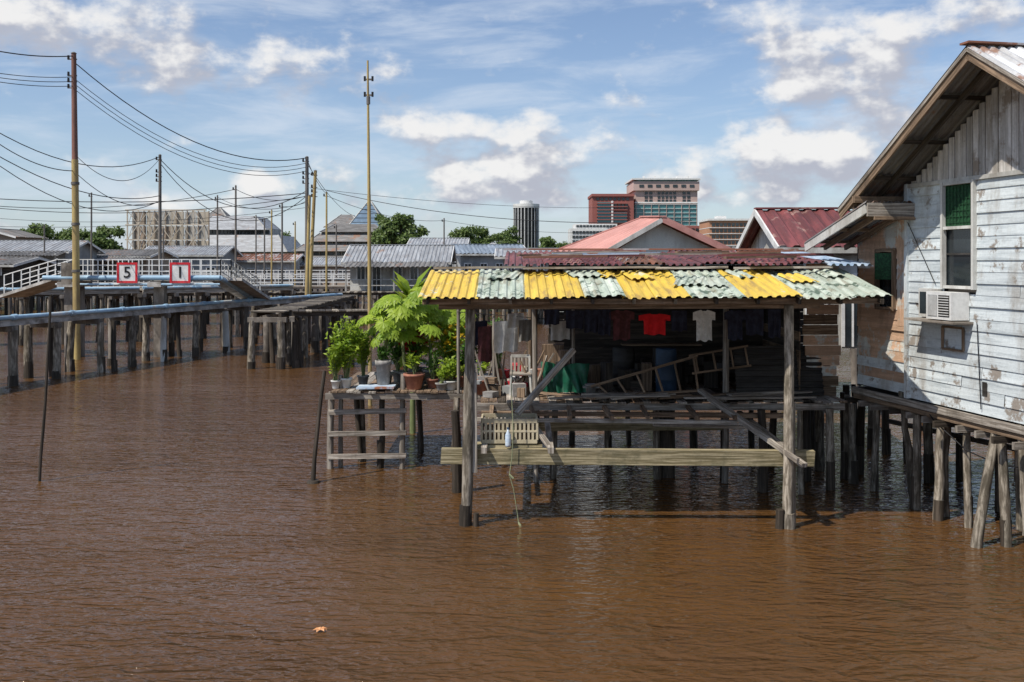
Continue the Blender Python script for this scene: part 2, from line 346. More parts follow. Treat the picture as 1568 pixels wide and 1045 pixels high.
for z in (wz0-.03,5.06,wz1+.03): g.beam('window_frame',dirtywhite,wp(wa+.04,z,.046),wp(wb-.04,z,.046),.08,.05)
g.poly('window_mesh',gmesh,[wp(wa,5.08,.01),wp(wb,5.08,.01),wp(wb,wz1,.01),wp(wa,wz1,.01)])
for i in range(9): 
    D=wa+.05+i*.09; g.beam('window_mesh',gmesh,wp(D,5.1,.025),wp(D,wz1,.025),.008,.012,up=tn)
for i in range(7):
    z=5.15+i*.1; g.beam('window_mesh',gmesh,wp(wa+.03,z,.022),wp(wb-.03,z,.022),.008,.01)
g.poly('window_glass',glass,[wp(wa,wz0,-.02),wp(wb,wz0,-.02),wp(wb,5.05,-.02),wp(wa,5.05,-.02)])
g.beam('window_frame',darkt,wp(wa+.03,4.62,-.01),wp(wb-.03,4.62,-.01),.03,.03)
g.beam('hatch',woodb,wp(16.55,3.0,.05),wp(17.1,3.0,.05),.03,.04);g.beam('hatch',woodb,wp(16.55,3.38,.05),wp(17.1,3.38,.05),.03,.04)
g.beam('hatch',woodb,wp(16.55,3.0,.05),wp(16.55,3.38,.05),.03,.04,up=tn);g.beam('hatch',woodb,wp(17.1,3.0,.05),wp(17.1,3.38,.05),.03,.04,up=tn)
g.poly('hatch_gap',darkt,[wp(15.98,2.32,.03),wp(16.1,2.32,.03),wp(16.1,2.55,.03),wp(15.98,2.55,.03)])
g.beam('corner_board',whitew,wp(D1+.03,2.0,.02),wp(D1+.03,5.9,.02),.1,.09,up=tn)
for i in range(17):
    zl=2.05+i*.192; zh=zl+.192
    segs=[(18.2,19.95)] 
    if zl>3.55 and zh<4.75: segs=[(18.2,18.62),(19.2,19.95)]
    for sa,sb in segs:
        for p,q in split(sa,sb):
            clap('peach_wall',peach if (zl>3.6 or R()<.65) else whitew,p+.005,q,zl,zh,-.06+U(0,.03))
g.poly('peach_wall',darkt,[wp(18.15,2.0,-.16),wp(19.98,2.0,-.16),wp(19.98,5.2,-.16),wp(18.15,5.4,-.16)])
for p in (18.62,19.2): g.beam('side_window',woodb,wp(p,3.6,.0),wp(p,4.7,.0),.08,.06,up=tn)
for z in (3.6,4.7): g.beam('side_window',woodb,wp(18.6,z,.0),wp(19.22,z,.0),.08,.06)
g.poly('side_window',glass,[wp(18.62,3.6,-.1),wp(19.2,3.6,-.1),wp(19.2,4.7,-.1),wp(18.62,4.7,-.1)])
g.poly('side_window',gmesh,[wp(18.64,4.15,-.03),wp(18.95,4.15,.2),wp(18.95,4.65,.2),wp(18.64,4.65,-.03)])
g.planks('side_patch',peach,wp(18.25,5.35,-.02),wp(18.25,3.3,-.02),tn*.3,2,th=.02)
g.planks('end_wall',gablew,wp(D1,2.0,0),wp(D1,2.0,-8),(0,0,3.9),20)
g.planks('end_wall',gablew,wp(D0,2.0,0),wp(D0,2.0,-8),(0,0,3.0),16)
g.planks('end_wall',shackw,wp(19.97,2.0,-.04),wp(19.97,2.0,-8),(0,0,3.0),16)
OV=.92
def rp(D,off,dz=0): return wp(D,roofz(D)+dz,off)
g.sheets('roof',[greytd,greyt],rp(15.2,OV+.05,.05),rp(15.2,-8.5,.05),rp(18.98,OV+.05,.05),rp(18.98,-8.5,.05),pitch=.13,amp=.015)
g.sheets('roof',[whiter],rp(15.2,OV+.05,.055),rp(15.2,-8.5,.055),rp(11.3,OV+.05,.055),rp(11.3,-8.5,.055),pitch=.16,amp=.018)
g.beam('roof_ridge',rust,wp(15.2,7.79,OV+.08),wp(15.2,7.79,-8.5),.22,.03)
for d in (18.95,11.3):
    g.beam('bargeboard',woodb,rp(15.2,OV,-.07),rp(d,OV,-.07),.035,.17)
    g.beam('bargeboard',wood,rp(15.2,OV+.03,-.0),rp(d,OV+.03,-.0),.025,.06)
for off in (.45,-2,-4,-6):
    for d in (18.9,11.35): g.beam('rafters',woodd,rp(15.2,off,-.1),rp(d,off,-.1),.05,.09)
for D in (12.1,13.1,14.1,15.0,16.1,17.1,18.0):
    g.beam('purlins',woodd,rp(D,OV-.03,-.03),rp(D,-1,-.03),.06,.07)
g.beam('purlins',woodb,rp(18.55,OV-.03,-.17),rp(18.55,-1,-.17),.09,.12)
g.beam('soffit_beam',woodb,wp(18.3,5.62,OV+.1),wp(18.3,5.62,-.5),.09,.12)
def lz(D): return 5.5-.31*(D-18.07)
g.sheets('lean_to_roof',[greytd,rust],wp(18.0,5.55,OV+.05),wp(18.0,5.55,-4),wp(20.25,lz(20.25)+.04,OV+.05),wp(20.25,lz(20.25)+.04,-4),pitch=.15)
g.beam('lean_to_fascia',dirtywhite,wp(18.0,5.44,OV+.02),wp(20.25,lz(20.25)-.05,OV+.02),.035,.16)
g.beam('lean_to_fascia',wood,wp(17.97,5.42,OV+.02),wp(17.97,5.42,-.02),.05,.24)
g.beam('lean_to_fascia',woodb,wp(17.95,5.27,OV-.1),wp(17.95,5.27,-.02),.06,.06)
for off in (.55,.1): g.beam('lean_to_rafters',woodb,wp(18.0,5.42,off),wp(20.2,lz(20.2)-.07,off),.05,.1)
for D in (18.6,19.3,20.0): g.beam('lean_to_rafters',woodb,wp(D,lz(D)-.02,OV),wp(D,lz(D)-.02,-1),.05,.06)
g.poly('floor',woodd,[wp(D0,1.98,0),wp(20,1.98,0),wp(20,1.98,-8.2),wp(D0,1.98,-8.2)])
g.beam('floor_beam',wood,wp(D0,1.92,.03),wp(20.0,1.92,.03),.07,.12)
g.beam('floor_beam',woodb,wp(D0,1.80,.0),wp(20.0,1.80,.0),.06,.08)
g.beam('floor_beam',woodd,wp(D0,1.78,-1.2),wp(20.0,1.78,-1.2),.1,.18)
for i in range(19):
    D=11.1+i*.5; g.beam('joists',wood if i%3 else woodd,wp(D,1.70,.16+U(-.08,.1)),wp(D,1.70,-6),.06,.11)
for D in (15.05,15.75,16.72,17.3,18.05,19.4,20.6,21.8):
    pt=wp(D,0,-.12+U(-.1,.1)); pile(g,'stilts',pt.x,pt.y,1.72,U(.065,.095),lean=.14)
for D in (14,16.1,17.0,17.9,19,19.7,20.3,21.8,22.5,23.2):
    for off in (-1.3,-2.6,-4,-5.6,-7.2):
        pt=wp(D+U(-.4,.4),0,off+U(-.4,.4)); pile(g,'stilts',pt.x,pt.y,1.72,U(.055,.10),m=woodd if R()<.6 else postm,lean=.12)
for off in (-2,-5):
    g.beam('floor_beam',woodd,wp(14,1.2,off),wp(22,.9,off),.06,.1)
def log(p0,p1,r,m=postm): g.cyl('prop_logs',m,p0,p1,r*1.1,r*.85,n=8,seg=6,bend=.06,rj=.12)
log(W(1490,838,15.6)+V((0,0,-.5)),W(1527,650,15.9),.085)
log(W(1447,785,17.6)+V((0,0,-.6)),W(1451,625,17.4),.1)
log(W(1400,700,18.6)+V((0,0,-.9)),W(1380,600,18.4),.07)
log(W(1575,760,15.2)+V((0,0,-.6)),W(1562,650,15.3),.08)
pts=[W(1402,600,18.2),W(1430,645,17.3),W(1480,690,16.6),W(1530,712,15.9),W(1580,718,15.2)]
for i in range(4): g.cyl('cable',wirem,pts[i],pts[i+1],.012,n=5)
g.cyl('cable',wirem,wp(18.1,5.2,.06),wp(17.3,4.1,.05),.008,n=5); g.cyl('cable',wirem,wp(16.2,3.5,.05),wp(16.1,2.1,.05),.008,n=5)
g.done()

g=G('air_conditioner')
A0,A1=16.42,17.10
def abox(part,m,Da,Db,za,zb,o0,o1):
    vs=[wp(Da,za,o0),wp(Db,za,o0),wp(Db,zb,o0),wp(Da,zb,o0),wp(Da,za,o1),wp(Db,za,o1),wp(Db,zb,o1),wp(Da,zb,o1)]
    g.add(part,m,vs,[(3,2,1,0),(4,5,6,7),(0,1,5,4),(2,3,7,6),(1,2,6,5),(0,4,7,3)])
abox('casing',white,A0,A1,3.52,3.98,.03,.36)
abox('front_grille_panel',darkt,A0+.05,A0+.34,3.57,3.93,.36,.365)
for i in range(8): abox('louvres',white,A0+.06,A0+.33,3.59+i*.043,3.603+i*.043,.366,.376)
abox('fan_panel',greyw,A0+.38,A1-.05,3.57,3.93,.36,.366)
for i in range(8): abox('louvres',white,A0+.39+i*.03,A0+.397+i*.03,3.58,3.92,.367,.377)
abox('window_box',dirtywhite,A1+.02,A1+.58,3.52,4.02,.02,.12)
abox('window_box',glass,A1+.06,A1+.27,3.58,3.96,.121,.125); abox('window_box',glass,A1+.33,A1+.54,3.58,3.96,.121,.125)
abox('shelf',wood,A0-.1,A1+.6,3.46,3.5,.02,.40)
g.done()

# ================================================================ WOODEN SHELTER
g=G('waterside_shelter')
xl,xr=-1.54,6.27
zf,zb_=3.90,4.32; yf,yb=16.3,18.75
bands=[(0,.12,yel),(.12,.225,pgr),(.225,.35,yel),(.35,.43,pgr),(.43,.50,yel),(.50,.575,yel),(.575,.69,pgr),(.69,.80,yel),(.80,.90,pgr),(.90,1.0,pgr)]
for i,(a_,b_,mm) in enumerate(bands):
    P=lambda u,y,z: V((xl+(xr-xl)*u,y,z))
    o_=.012*(i%2)+U(0,.01); jf=U(-.09,.09); b2=min(1.0,b_+.006); sk=U(-.05,.05)
    g.corr('canopy_roof',mm,P(a_,yb,zb_+o_),P(b2,yb,zb_+o_),P(a_,yf+jf,zf+o_+U(-.015,.015)),P(b2,yf+jf+sk,zf+o_+U(-.025,.03)),pitch=.15,amp=.014,vseg=7,sag=.005)
for u,mm,w0 in ((.14,pgr,.4),(.34,pgr,.5),(.40,yel,.3),(.47,yel,.4),(.55,pgr,.5),(.62,pgr,.5),(.72,pgr,.4),(.83,yel,.5),(.92,pgr,.4)):
    x=xl+(xr-xl)*u; w_=w0*U(.8,1.2); y0=U(16.9,17.9); z=zf+(y0-yf)*(zb_-zf)/(yb-yf)+.045; sk=U(-.25,.25)
    g.corr('roof_patches',mm,(x+sk,y0+.7,z+.125),(x+w_+sk,y0+.7+U(-.1,.1),z+.13),(x,y0,z),(x+w_,y0+U(-.1,.1),z+U(0,.05)),pitch=.15,amp=.014)
for p in ((-1.45,.25),(0.2,2.7),(2.6,3.9),(4.1,5.9)):
    y0=U(18.0,18.6); g.beam('roof_battens',wood,(p[0],y0,zb_+.05),(p[1],y0+U(-.2,.2),zb_+.07),.09,.04)
g.beam('eave_beam',woodb,(xl+.05,16.55,3.82),(xr-.1,16.55,3.84),.06,.09)
g.beam('eave_beam',woodb,(xl+.3,16.85,3.74),(5.2,16.85,3.76),.09,.12)
g.beam('eave_beam',wood,(xl+.1,18.5,4.17),(xr-.1,18.5,4.17),.08,.12)
for i in range(12):
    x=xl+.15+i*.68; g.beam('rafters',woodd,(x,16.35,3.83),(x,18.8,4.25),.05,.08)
lp=XX(716,16.95); rpx=XX(1205,16.8)
g.cyl('front_post',postm,(lp-.05,16.95,-.8),(lp+.05,16.95,3.7),.10,.085,n=8,seg=9,bend=.02,rj=.09)
g.beam('front_post',wood,(lp+.12,16.95,.9),(lp+.11,16.95,2.6),.09,.07)
g.cyl('front_post',woodd,(lp-.05,16.95,-.8),(lp-.03,16.95,.35),.108,.104,n=8,seg=3,rj=.1)
g.cyl('front_post',postm,(rpx,16.8,-.8),(rpx+.03,16.8,3.75),.095,.08,n=8,seg=9,bend=.02,rj=.09)
g.cyl('front_post',wood,(rpx+.12,16.9,-.8),(rpx+.11,16.9,2.1),.065,.055,n=7,seg=5,bend=.02,rj=.09)
g.cyl('post_footing',woodd,(rpx-.13,16.75,-.3),(rpx-.13,16.75,.32),.09,.075,n=7,seg=3,rj=.12); g.cyl('post_footing',woodd,(lp+.14,16.9,-.3),(lp+.15,16.9,.22),.05,n=7,seg=2,rj=.12)
g.cyl('post_footing',postm,(rpx+.02,16.78,-.3),(rpx+.02,16.78,.25),.13,.11,n=8,seg=3,rj=.12)
g.cyl('front_post',wood,(XX(1110,20.2),20.2,-.8),(XX(1110,20.2)+.02,20.2,4.1),.07,.06,n=7,seg=6,bend=.02,rj=.08)
g.cyl('front_post',wood,(XX(822,20.3),20.3,-.8),(XX(818,20.3),20.3,4.15),.06,.055,n=7,seg=6,bend=.02,rj=.08)
g.beam('tie_beam',woodo,(XX(676,17.1),17.12,1.16),(XX(1246,17.0),17.0,1.13),.12,.28,jit=.015)
g.beam('tie_beam',woodo,(XX(722,17.3),17.3,1.31),(XX(830,17.3),17.3,1.31),.3,.05)
for px_ in (742,842,1196): g.beam('tie_beam',wood,(XX(px_,17.2),16.8,1.30),(XX(px_,17.2)+.05,20.6,1.35),.1,.1)
zd=1.7
for i in range(44):
    y=U(19.5,19.95); x=-.55+i*.17; 
    if x>6.7:break
    g.beam('deck_boards',random.choice([wood,wood,woodb,woodd]),(x,y,zd+U(-.01,.015)),(x,25,zd),.15,.035)
for i in range(20):
    x=-3.8+i*.165
    g.beam('deck_boards',random.choice([wood,woodb]),(x,21.25+U(-.12,.1),zd+U(-.01,.01)),(x,25,zd),.15,.035)
g.beam('deck_beam',wood,(-.8,19.75,1.61),(6.6,19.8,1.6),.1,.13,jit=.01); g.beam('deck_beam',woodb,(-.6,19.6,1.50),(5.4,19.5,1.46),.07,.09,jit=.02)
g.beam('deck_beam',wood,(-.9,18.6,1.55),(4.2,18.5,1.50),.08,.09,jit=.02)
for i in range(7): x=-.4+i*.75+U(-.1,.1); g.beam('deck_beam',woodb,(x,18.4,1.6),(x+U(-.1,.1),20.2,1.62),.07,.07,jit=.01)
g.beam('deck_beam',wood,(-4.0,21.35,1.6),(-.3,21.35,1.6),.09,.13); g.beam('deck_beam',wood,(-4.0,24,1.58),(6.6,24,1.58),.09,.14)
g.beam('deck_beam',woodo,(XX(820,20.4),20.4,1.12),(XX(1115,20.4),20.4,1.14),.1,.2)
g.beam('deck_beam',wood,(XX(1000,19.0),19.0,1.38),(XX(1140,19.0),19.0,1.33),.12,.05)
for i in range(16):
    x=U(-.6,4.5); g.beam('loose_planks',random.choice([wood,wood,woodb]),(x,19.9+U(-.5,.3),zd+.06+U(0,.1)),(x+U(.9,2.1),20.0+U(-.6,.4),zd+.07+U(0,.12)),.12,.03)
g.beam('braces',wood,W(1072,598,20.0),W(1232,713,16.55),.11,.07); g.beam('braces',wood,W(1085,610,19.6),W(1222,706,16.4),.05,.09)
g.beam('braces',wood,W(792,634,17.4),W(878,536,18.2),.1,.08); g.beam('braces',wood,W(820,655,17.3),W(846,690,17.0),.1,.05)
for px_,D in ((585,21.6),(552,22.4),(640,23.4),(700,21.2),(697,19.3),(850,20.6),(930,22.5),(1005,20.6),(1110,20.6),(1165,19.4),(1235,20.4),(1255,21.4),(770,23),(820,24),(1060,23.5),(1150,23),(960,24.5),(880,24.5),(1185,21.8),(1225,19.3),(1290,22),(1305,20.2),(1270,19.6),(1320,21)):
    pile(g,'pilings',XX(px_,D),D,1.6,U(.06,.09),m=random.choice([postm,woodd]),lean=.1)
g.cyl('pilings',woodd,(XX(1019,20.8),20.8,-.5),(XX(1019,20.8),20.8,1.55),.2,.2,n=14,seg=4,rj=.04)
g.done()

g=G('tin_roof_shack')
def pk(i,n): 
    t=i/n
    return maroon if t<.25 else (rust if t<.4 else (maroon if t<.78 else bluet if t<.92 else rust))
g.sheets('roof',[maroon,rust,bluet],(-.15,25.6,4.72),(7.4,25.6,4.72),(-.15,18.4,4.42),(6.6,18.4,4.42),pick=pk,jit=.25,lift=.03,pitch=.15)
g.beam('roof_ridge',rust,(-.2,25.5,4.8),(7.3,25.5,4.8),.3,.04)
for i in range(16):
    x=U(0,5.5); y=U(18.8,23); g.beam('roof_planks',random.choice([wood,rust,woodb,maroon,bluet]),(x,y,4.47+(y-18.4)*.04+.07),(x+U(.8,2.4),y+U(-.5,.5),4.56+(y-18.4)*.04),.16,.04)
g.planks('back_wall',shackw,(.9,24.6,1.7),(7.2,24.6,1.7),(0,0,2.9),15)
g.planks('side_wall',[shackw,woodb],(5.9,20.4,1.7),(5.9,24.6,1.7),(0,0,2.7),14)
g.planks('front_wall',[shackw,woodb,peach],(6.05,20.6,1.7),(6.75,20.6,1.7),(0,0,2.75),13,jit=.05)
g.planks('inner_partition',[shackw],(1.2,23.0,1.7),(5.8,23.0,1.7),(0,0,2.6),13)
g.corr('tin_screen',darkt,(XX(1123,20.6),20.6,2.75),(XX(1123,20.6),20.3,1.75),(6.4,20.7,2.75),(6.4,20.4,1.75),pitch=.11,amp=.02)
for x in (.45,2.2,4.0): g.cyl('wall_posts',woodb,(x,24.4,1.7),(x,24.4,4.5),.05,n=7,seg=3,rj=.1)
g.beam('shelf',woodb,(2.5,22.7,2.6),(4.3,22.7,2.6),.4,.04)
g.done()

def drum(name,x,y,z,r,h,m):
    g=G(name); g.lathe('drum',m,(x,y,z),[(0,0),(r*.94,0),(r,.03),(r,h*.3),(r*1.04,h*.32),(r,h*.34),(r,h*.63),(r*1.04,h*.65),(r,h*.67),(r,h-.04),(r*.95,h),(r*.5,h+.005),(0,h)],20); g.done()
drum('plastic_drum',XX(1020,20.9),20.9,1.72,.22,.95,bplas)
drum('plastic_drum',XX(955,22.3),22.3,1.72,.25,.85,darkt)
def tub(name,x,y,z,r,h,m):
    g=G(name); g.lathe('tub',m,(x,y,z),[(0,0),(r*.8,0),(r,h),(r*1.07,h),(r*1.07,h-.03),(r*.97,h-.03),(r*.78,.03),(0,.03)],20)
    for s_ in (-1,1): g.box('handle',m,(x+s_*r*1.05,y,h+z-.06),(.08,.16,.03))
    g.done()
g=G('green_tarpaulin')
cx,cy=XX(866,20.6),20.6
vs=[];fs=[]
for j in range(9):
    for i in range(25):
        u=i/24;v=j/8; vs.append((cx-.48+.96*u+.03*math.sin(v*5+u*9),cy+.05*math.sin(u*31+v*2)*(1-v*.5)+.03*math.sin(u*13+v*7)+.1*v,1.78+.62*v-.07*math.sin(u*math.pi)*v+.03*math.sin(u*11)*v))
for j in range(8):
    for i in range(24): a_=j*25+i; fs.append((a_,a_+1,a_+26,a_+25))
g.add('cloth',gplas,vs,fs,smooth=True); g.done()
tub('plastic_basin',XX(800,21.4),21.4,1.74,.22,.3,white)
tub('plastic_bucket',XX(738,20.6),20.6,1.74,.13,.3,clay)
tub('plastic_bucket',XX(905,20.4),20.4,1.74,.12,.24,potg)
g=G('plastic_chair'); cx,cy=XX(797,20.7),20.7
for sx in (-1,1):
    g.beam('legs',dirtywhite,(cx+sx*.22,cy-.2,1.72),(cx+sx*.19,cy-.18,2.14),.04,.04); g.beam('legs',dirtywhite,(cx+sx*.22,cy+.22,1.72),(cx+sx*.19,cy+.2,2.14),.04,.04)
    g.beam('back_posts',dirtywhite,(cx+sx*.19,cy+.2,2.14),(cx+sx*.19,cy+.28,2.5),.04,.04)
g.box('seat',wood,(cx,cy,2.16),(.44,.44,.03)); 
for i in range(4): g.beam('back_slats',wood,(cx-.12+i*.08,cy+.21,2.16),(cx-.12+i*.08,cy+.28,2.48),.045,.015)
g.beam('back_rail',dirtywhite,(cx-.2,cy+.28,2.5),(cx+.2,cy+.28,2.5),.03,.06); g.done()
g=G('wooden_ladder')
a0,a1=W(905,592,20.0),W(1068,545,20.3); b0=W(925,607,19.9); b1=W(1075,598,20.1)
g.beam('rails',woodb,a0,a1,.035,.05); g.beam('rails',woodb,b0,b1,.035,.05)
for i in range(6):
    t=.06+i*.18; g.beam('rungs',woodb,a0.lerp(a1,t),b0.lerp(b1,t),.03,.035)
g.done()
g=G('wooden_ladder')
g.beam('rails',woodb,W(1055,545,20.3),W(1145,530,20.6),.03,.04); g.beam('rails',woodb,W(1060,572,20.2),W(1150,560,20.4),.03,.04)
for t in (.1,.4,.7,.95): g.beam('rungs',woodb,W(1055,545,20.3).lerp(W(1145,530,20.6),t),W(1060,572,20.2).lerp(W(1150,560,20.4),t),.03,.03)
g.done()
g=G('landing_ladder')
def lg(px,D,y0,r=.055): g.cyl('rails',wood,(XX(px,D),D,-.6),W(px+1,y0,D),r*1.05,r,n=7,seg=5,bend=.02,rj=.1)
lg(507,21.6,600,.07);lg(521,21.75,575,.05);lg(617,21.6,573,.06)
for yy in (632,665,700): g.beam('rungs',wood,W(503,yy,21.52),W(622,yy-U(0,4),21.5),.05,.10,jit=.01)
g.beam('rungs',wood,W(503,608,21.5),W(540,606,21.5),.05,.08)
g.cyl('rails',woodd,W(545,606,22.3),W(553,705,22.3),.06,n=7,seg=3,rj=.1)
g.done()
g=G('plastic_crate'); cx0,cx1=XX(738,17.3),XX(822,17.3); cz0,cz1=1.36,ZZ(640,17.3); y0,y1=17.15,17.75
def crate_side(p,q):
    p=V(p);q=V(q)
    for z,hh in ((cz0+.03,.06),(cz1-.03,.07),((cz0+cz1)/2,.035)): g.beam('rims',cratem,p+V((0,0,z)),q+V((0,0,z)),.03,hh)
    n=13
    for i in range(n+1): c=p.lerp(q,i/n); g.beam('slats',cratem,c+V((0,0,cz0+.06)),c+V((0,0,cz1-.065)),.024,.040,up=(q-p).normalized())
crate_side((cx0,y0,0),(cx1,y0,0));crate_side((cx0,y1,0),(cx1,y1,0));crate_side((cx0,y0+.03,0),(cx0,y1-.03,0));crate_side((cx1,y0+.03,0),(cx1,y1-.03,0))
g.box('base',cratem,((cx0+cx1)/2,(y0+y1)/2,cz0-.003),(cx1-cx0,.58,.02)); g.box('contents',woodb,((cx0+cx1)/2,(y0+y1)/2,cz0+.17),(cx1-cx0-.1,.48,.26))
g.done()
g=G('water_bottle'); bx=XX(778,17.05)
g.lathe('bottle',bluet,(bx,17.05,1.32),[(0,0),(.045,0),(.05,.03),(.05,.2),(.02,.27),(.02,.3),(0,.3)],12); g.lathe('cap',bplas,(bx,17.05,1.62),[(.024,0),(.024,.03),(0,.03)],10); g.done()
g=G('hanging_rope'); prev=W(785,560,17.2)
for (a_,b_) in ((783,600),(786,660),(784,700),(780,728),(786,748),(790,772),(794,800)):
    q=W(a_,b_,16.95); g.cyl('rope',rope,prev,q,.007,.009,n=5); prev=q
g.cyl('frayed_end',rope,prev,prev+V((.03,0,-.06)),.015,.025,n=6); g.cyl('knot',rope,W(780,727,16.95),W(786,733,16.95),.02,.02,n=6)
g.done()

def garment(g,part,m,x,y,z,w,h,sleeve=True,tw=0):
    nx,nz=14,12; vs=[];fs=[]
    ph_=U(0,6)
    for j in range(nz+1):
        for i in range(nx+1):
            u=i/nx*2-1; v=j/nz
            hw=.5*w*(1.0 if (sleeve and v<.28) else .68) if sleeve else .5*w
            if sleeve and .28<=v<.34: hw=.5*w*.72
            neck=.05*h if (sleeve and abs(u)<.25 and j==0) else 0
            drop=(.10*h*abs(u)**1.5 if sleeve and v<.3 else 0)
            vs.append((x+u*hw,y+.03*math.sin(u*7+ph_+v*2)*(.3+v)+tw*u,z-v*h*(1+.03*math.sin(u*5+ph_))-neck-drop))
    for j in range(nz):
        for i in range(nx): a_=j*(nx+1)+i; fs.append((a_,a_+1,a_+nx+2,a_+nx+1))
    g.add(part,m,vs,fs,smooth=True)
g=G('clothes_line')
g.cyl('line',wirem,W(822,472,19.6),W(1205,470,19.6),.008,n=5)
cl=[(1002,480,.62,.42,redc,1),(1078,474,.44,.62,whitec,1),(952,474,.5,.6,maroonc,1),(905,474,.4,.45,darkc,1),(880,476,.35,.35,darkc,0),(925,474,.25,.5,darkc,0),(1040,476,.3,.4,darkc,0),(1125,474,.42,.6,darkc,1),(1155,474,.35,.5,darkc,0),(1185,474,.25,.55,darkc,0),(845,474,.3,.3,darkc,0)]
for i,(px_,py_,w_,h_,mm,sl) in enumerate(cl):
    p=W(px_,py_,19.6); garment(g,'garment_%d'%i,mm,p.x,p.y-.02,p.z,w_,h_,bool(sl))
g.done()
g=G('draped_laundry')
for i,(px_,py_,w_,h_,mm) in enumerate([(858,492,.42,.4,whitec),(775,492,.5,.65,whitec),(745,500,.35,.75,maroonc),(805,490,.3,.45,greyc),(735,492,.3,.5,darkc),(790,480,.35,.3,whitec)]):
    p=W(px_,py_,21.0); garment(g,'cloth_%d'%i,mm,p.x,p.y,p.z,w_,h_,False,tw=.2)
g.cyl('line',wirem,W(700,478,21.0),W(880,492,21.0),.008,n=5)
for px_ in (702,756,878): g.cyl('posts',wood,(XX(px_,21.05),21.05,1.7),W(px_,470,21.05),.035,n=6,seg=3,rj=.1)
g.done()
g=G('boxes_and_scrap')
for i in range(34):
    x=U(XX(722,20.8),XX(825,20.8)); y=U(20.1,22.6); s_=(U(.1,.3),U(.1,.3),U(.06,.26)); g.box('scrap',random.choice([dirtywhite,potg,woodb,wood,cratem,greyw,red,clay]),(x,y,1.73+s_[2]/2+(.25 if R()<.3 else 0)),s_,U(-.6,.6))
for i in range(16):
    x=U(XX(722,20.8),XX(825,20.8)); y=U(20.1,21.6); g.beam('sticks',random.choice([wood,woodb]),(x,y,1.75),(x+U(-.5,.5),y+U(-.1,.4),1.75+U(.3,1.1)),.035,.03)
for i in range(26):
    x=U(XX(840,22),XX(1110,22)); y=U(21.2,22.8); s_=(U(.15,.5),U(.15,.4),U(.15,.6)); g.box('scrap',random.choice([darkt,shackw,woodb,darkt,woodd]),(x,y,1.73+s_[2]/2+(.4 if R()<.3 else 0)),s_,U(-.6,.6))
g.done()

# ================================================================ PLANTS on deck
def pot(g,x,y,z,r,h,m=clay):
    g.lathe('pot',m,(x,y,z),[(0,0),(r*.68,0),(r*.72,.01),(r*.95,h*.82),(r*1.08,h*.83),(r*1.08,h),(r*.95,h),(r*.9,h*.88)],16)
    g.lathe('soil',soil,(x,y,z),[(r*.93,h*.87),(r*.5,h*.9),(0,h*.91)],12)
def potted(name,px,D,z,hgt,spr,n,ll,lw,m,potm=clay,pr=.15,phh=.24,stems=7,flower=None):
    g=G(name); x,y=XX(px,D),D
    pot(g,x,y,z,pr,phh,potm); base=z+phh*.85
    for s_ in range(stems):
        a=U(0,6.28); rr=U(.2,1)*spr; top=V((x+math.cos(a)*rr,y+math.sin(a)*rr,base+hgt*U(.55,1))); b0=V((x+U(-.04,.04),y+U(-.04,.04),base))
        mid=b0.lerp(top,.5)+V((0,0,hgt*.12)); g.cyl('stems',stemg,b0,mid,.013,.009,n=5); g.cyl('stems',stemg,mid,top,.009,.004,n=5)
        for k in range(n//stems):
            t=U(.25,1.05); p=(b0.lerp(mid,t*2) if t<.5 else mid.lerp(top,t*2-1))
            p=p+rdir()*U(0,.13)*spr/.4; d=rdir(-.35)+V((0,0,.25)); nr=rdir(0)+V((-.2,-.3,1.2))
            g.leaf('leaves',m,p,d,nr,ll*U(.6,1.25),lw*U(.7,1.2))
        if flower:
            for k in range(7):
                p=top+rdir()*.13
                for q in range(5): g.leaf('flowers',flower,p,rdir(-.2),V((0,0,1)),.085,.065)
    g.done()
Zd=1.72
def papaya(px,D,zt,crown,nl,lr):
    g=G('papaya_tree'); x,y=XX(px,D),D
    pot(g,x,y,Zd,.2,.32,potg)
    top=V((x+U(-.1,.1),y,zt)); g.cyl('trunk',stemg,(x,y,Zd+.25),top,.045,.03,n=8,seg=4,bend=.04)
    for i in range(nl):
        a=i*2.4+U(-.3,.3); el=U(-.25,.95); ln=crown*U(.55,1.05)
        d=V((math.cos(a)*math.cos(el),math.sin(a)*math.cos(el),math.sin(el))); s0=top-V((0,0,U(0,.35))); c=s0+d*ln
        g.cyl('leaf_stalks',stemg,s0,c,.012,.007,n=5)
        nrm=(V((0,0,1))*1.3+d*.5+V((-.2,-.5,0))+rdir()*.4).normalized(); fw=(d-nrm*d.dot(nrm)).normalized(); sd=fw.cross(nrm)
        r=lr*U(.75,1.15)
        for k in range(9):
            an=(k-4)*.62; dd=fw*math.cos(an)+sd*math.sin(an); l2=r*(1-.07*abs(k-4))
            dd=(dd-nrm*.28).normalized(); g.leaf('leaves',lf_pap,c,dd,nrm,l2,l2*.36,.12)
            for sgn in (-1,1):
                dl=(dd+dd.cross(nrm)*sgn*.7).normalized(); g.leaf('leaves',lf_pap,c+dd*l2*.45-nrm*.01,dl,nrm,l2*.42,l2*.16,.1)
    g.done()
papaya(622,22.2,ZZ(476,22.2),.78,32,.40)
papaya(588,22.0,ZZ(492,22),.58,20,.34)
papaya(660,22.6,ZZ(493,22.6),.62,22,.36)
papaya(700,23.4,ZZ(486,23.4),.62,20,.34)
papaya(640,23.0,ZZ(520,23.0),.6,16,.34)
g=G('banana_plant'); x,y=XX(632,26),26
g.cyl('stem',stemg,(x,y,-.1),(x,y,ZZ(450,26)),.08,.05,n=8)
